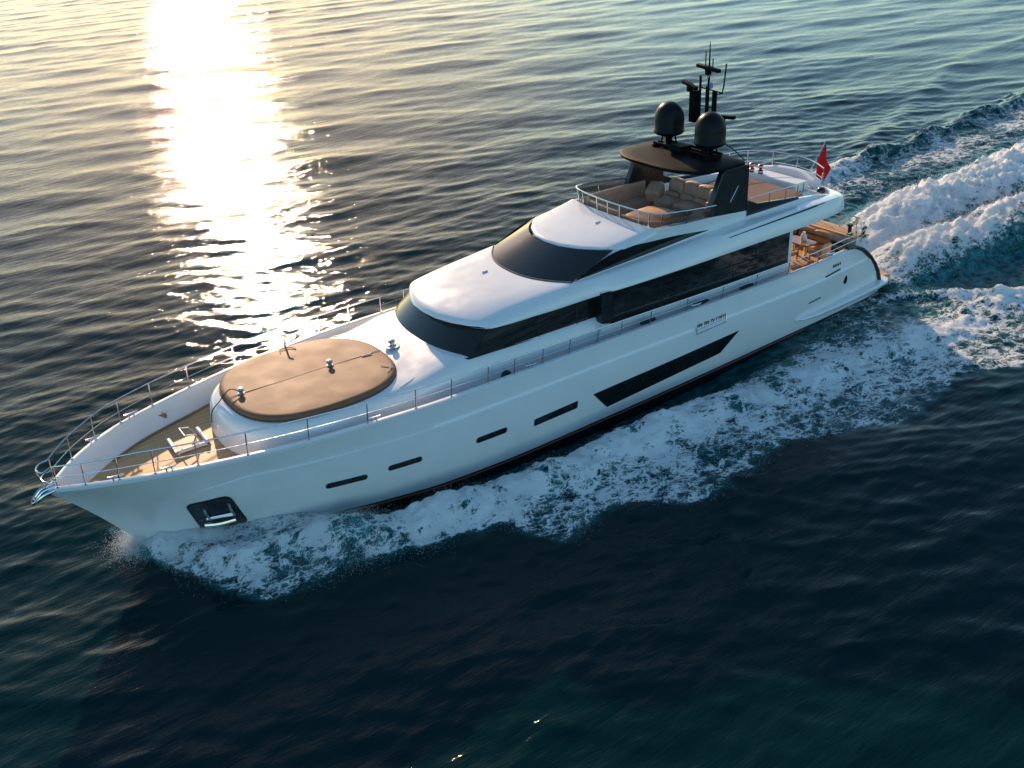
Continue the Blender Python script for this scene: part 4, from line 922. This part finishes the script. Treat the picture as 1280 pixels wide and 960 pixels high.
# aft flybridge: brown pad, white bench and two small red and white ornaments
at7 = (3.1, 0, FZ)
ap = rest('aft_sun_pad', bench([(4.95, 0), (3.2, 0), (1.55, 0)], 0.001, FZ, FZ + .2) if False else cushion(1.75, 5.0, -1.85, 1.75, FZ, 5.40, puff=.02), M['pad'], at7, 'wide flat brown sun pad on the aft flybridge behind the black arch', 'sun pad')
g = G(); g.box(.75, 1.45, -1.9, .9, FZ, 5.46); o = g.obj('stern_bench', M['deckwhite'], yacht, bevel=.06)
g = G(); g.tube(smoothpath([(.55, -1.7, 5.3), (.32, -.8, 5.42), (.28, .2, 5.42), (.45, 1.0, 5.3)]), .2, 12); g.obj('bench_back', M['deckwhite'], o)
for k, (x, y) in enumerate(((1.35, -1.42), (1.30, -1.02))):
    a_ = (x, y, 5.46); g = G(); g.lathe([(.09, 0), (.10, .03), (.10, .12), (.06, .15), (.06, .2), (.10, .23), (.10, .32), (.05, .36), (0, .36)], a_, 14)
    o = rest('ornament', g, M['redpaint'], a_, ('small red and white striped ornament on the white stern bench, farther from the flag', 'small red and white striped ornament on the white stern bench, nearer to the flag')[k], 'ornament', 'red and white ornaments on the aft flybridge')
    g = G(); g.lathe([(.104, .06), (.108, .065), (.108, .10), (.104, .105)], a_, 14); child_of(o, 'white_band', g, M['deckwhite'], a_)
    g = G(); g.lathe([(.104, .25), (.108, .255), (.108, .29), (.104, .295)], a_, 14); child_of(o, 'white_band', g, M['deckwhite'], a_)
# ensign staff, ensign and the covered light on the port quarter
g = G(); g.tube([(.30, .35, 5.05), (-.05, .2, 5.5), (-1.02, 0.0, 6.42)], [.04, .035, .02], 8); o = g.obj('flag_staff', M['chrome'], yacht)
g = G(); g.lathe([(.03, -.03), (.045, 0), (.03, .03), (0, .04)], (-1.02, 0, 6.44), 10); g.obj('finial', M['chrome'], o)
g = G(); A = []
for i, t in enumerate(np.linspace(0, 1, 22)):
    row = []
    for j, s in enumerate(np.linspace(0, 1, 15)):
        hx, hy, hz_ = -1.0 + .50 * t, 0.0 + .10 * t, 6.38 - .48 * t      # along the staff
        w = 1.0 - .55 * t
        fl_y = .44 * s * w + .05; drop = .95 * s ** 1.15 + .55 * s * s * t
        row.append((hx - .02 * s + .10 * math.sin(5.5 * s + 3 * t) * s + .05 * math.sin(11 * s - 4 * t) * s, hy + fl_y * .55 + .05 * math.sin(7 * s + 2 * t), hz_ - drop))
    A.append(row)
g.grid(np.array(A)); fa = (-1.0, 0, 5.5)
fo = rest('ensign_flag', g, M['flag'], fa, 'drooping plain red ensign flag hanging from the raked staff at the stern', 'flag', autosmooth=0)
md = fo.modifiers.new('thick', 'SOLIDIFY'); md.thickness = .012
g = G(); P = smoothpath([(.55, 1.15, 5.92), (.6, 1.2, 5.6), (.66, 1.25, 5.34)], 6); g.tube(P, [.05 + .035 * math.sin(k * 1.2) for k in range(len(P))], 8)
g = G(); g.lathe([(.16, 0), (.16, .05), (.13, .12), (.07, .16), (0, .17)], (.85, 1.55, 5.22), 16); o = g.obj('stern_light', M['black'], yacht)
g = G(); g.tube([(.85, 1.55, 5.38), (.84, 1.55, 5.9)], .035, 8); g.obj('lamp_post', M['chrome'], o)
# small blue and white pennant on the mast
g = G(); A = [[(MX - .03 + .05 * math.sin(4 * s + 2 * t), -.02 + .15 * s + .03 * t, 9.62 - .30 * t - .08 * s * math.sin(3 * t + 1)) for s in np.linspace(0, 1, 9)] for t in np.linspace(0, 1, 12)]; g.grid(np.array(A))
pn = rest('pennant', g, M['flagblue'], (MX, .05, 9.4), 'small blue and white pennant hanging in the black mast', 'flag', autosmooth=0); md = pn.modifiers.new('thick', 'SOLIDIFY'); md.thickness = .008

# ---------------------------------------------------------------- aft deck
DZ = 2.60
at8 = (.2, 0, DZ)
sf = rest('aft_sofa', bench([(1.75, -2.35), (.75, -2.3), (.15, -1.7), (-.05, -.6), (-.05, .6), (.15, 1.55)], -.72, DZ, 3.02), M['tan'], at8, 'curved tan sofa round the table on the aft deck', 'sofa', )
child_of(sf, 'backrest', bench([(1.75, -2.52), (.68, -2.47), (.0, -1.8), (-.22, -.6), (-.22, .6), (0, 1.6)], -.2, DZ, 3.34), M['tan'], at8)
for y in (-1.2, -.35, .5, 1.25): child_of(sf, 'back_cushion', cushion(-.02, .22, y - .38, y + .38, 3.0, 3.42, puff=.05, tilt=-.2), M['tan'], at8)
at9 = (1.25, 1.15, DZ)
g = G(); g.prism(rounded([(.90, .55), (1.60, .55), (1.60, 1.72), (.90, 1.72)], .2, 5), 'z', 3.26, 3.32); tb = rest('deck_table', g, M['wood'], at9, 'varnished wooden table on the aft deck in front of the tan sofa', 'table', bevel=.012)
for y in (.85, 1.42): g = G(); g.tube([(1.25, y, DZ), (1.25, y, 3.26)], .06, 10); child_of(tb, 'leg', g, M['chrome'], at9)
g = G(); g.lathe([(.09, 0), (.12, .1), (.10, .22), (.05, .28), (.06, .33)], (1.15, 1.2, 3.32), 14); rest('vase', g, M['deckwhite'], (1.15, 1.2, 3.32), 'small pale vase on the varnished aft deck table', 'vase')
def chair(x, y, rot, label):
    a_ = (x, y, DZ); c_, s_ = math.cos(rot), math.sin(rot)
    def T(g): g.v = [(x + (p[0]) * c_ - p[1] * s_, y + p[0] * s_ + p[1] * c_, p[2]) for p in g.v]; return g
    o = rest('deck_chair', T(cushion(-.26, .26, -.27, .27, 2.98, 3.10, puff=.02)), M['tan'], a_, label, 'chair', 'wooden chairs on the aft deck')
    child_of(o, 'backrest', T(cushion(-.30, -.20, -.27, .27, 3.08, 3.52, puff=.02, tilt=-.15)), M['tan'], a_)
    for lx in (-.24, .24):
        for ly in (-.25, .25):
            g = G(); g.tube([(lx, ly, DZ), (lx * .96, ly, 3.0)], .028, 6); child_of(o, 'leg', T(g), M['wood'], a_)
    for ly in (-.29, .29):
        g = G(); g.tube([(-.24, ly, 3.26), (.2, ly, 3.24), (.22, ly, 3.0)], .028, 6); child_of(o, 'armrest', T(g), M['wood'], a_)
chair(1.30, 2.12, -math.pi / 2, 'wooden armchair with tan cushions by the aft deck table, next to the near rail')
chair(2.02, 1.25, math.pi + .1, 'wooden armchair with tan cushions by the aft deck table, farther from the near rail')
# raised teak-topped locker across the stern and its rail
g = G(); g.box(-.95, -.28, -2.55, 2.45, DZ - .05, 3.34); lk = g.obj('stern_locker', M['deckwhite'], yacht, bevel=.05)
g = G(); g.box(-.99, -.24, -2.58, 2.48, 3.345, 3.40); g.obj('locker_top', M['teak'], lk, bevel=.015)
SR = smoothpath([(.9, 2.96), (.25, 2.88), (-.35, 2.72), (-.72, 2.35), (-.85, 1.6), (-.88, 0), (-.85, -1.6), (-.72, -2.35), (-.35, -2.72), (.25, -2.88), (.9, -2.96)], 7)
g = G(); g.tube([(p[0], p[1], 3.96) for p in SR], .024, 8); sr_ = g.obj('stern_rail', M['chrome'], yacht)
for z in (3.58, 3.77): g = G(); g.tube([(p[0], p[1], z) for p in SR], .013, 6); g.obj('mid_rail', M['chrome'], sr_)
for k in np.linspace(2, len(SR) - 3, 15).astype(int): p = SR[k]; g = G(); g.tube([(p[0], p[1], 3.38), (p[0], p[1], 3.96)], .02, 6); g.obj('stanchion', M['chrome'], sr_)
for x, y in ((-.6, 2.5), (-.45, 2.0)):
    g = G(); g.lathe([(.12, 0), (.12, .05), (.07, .08), (.07, .3), (.12, .34), (.1, .4), (0, .41)], (x, y, 3.39), 14); g.obj('capstan', M['gasket'], yacht)
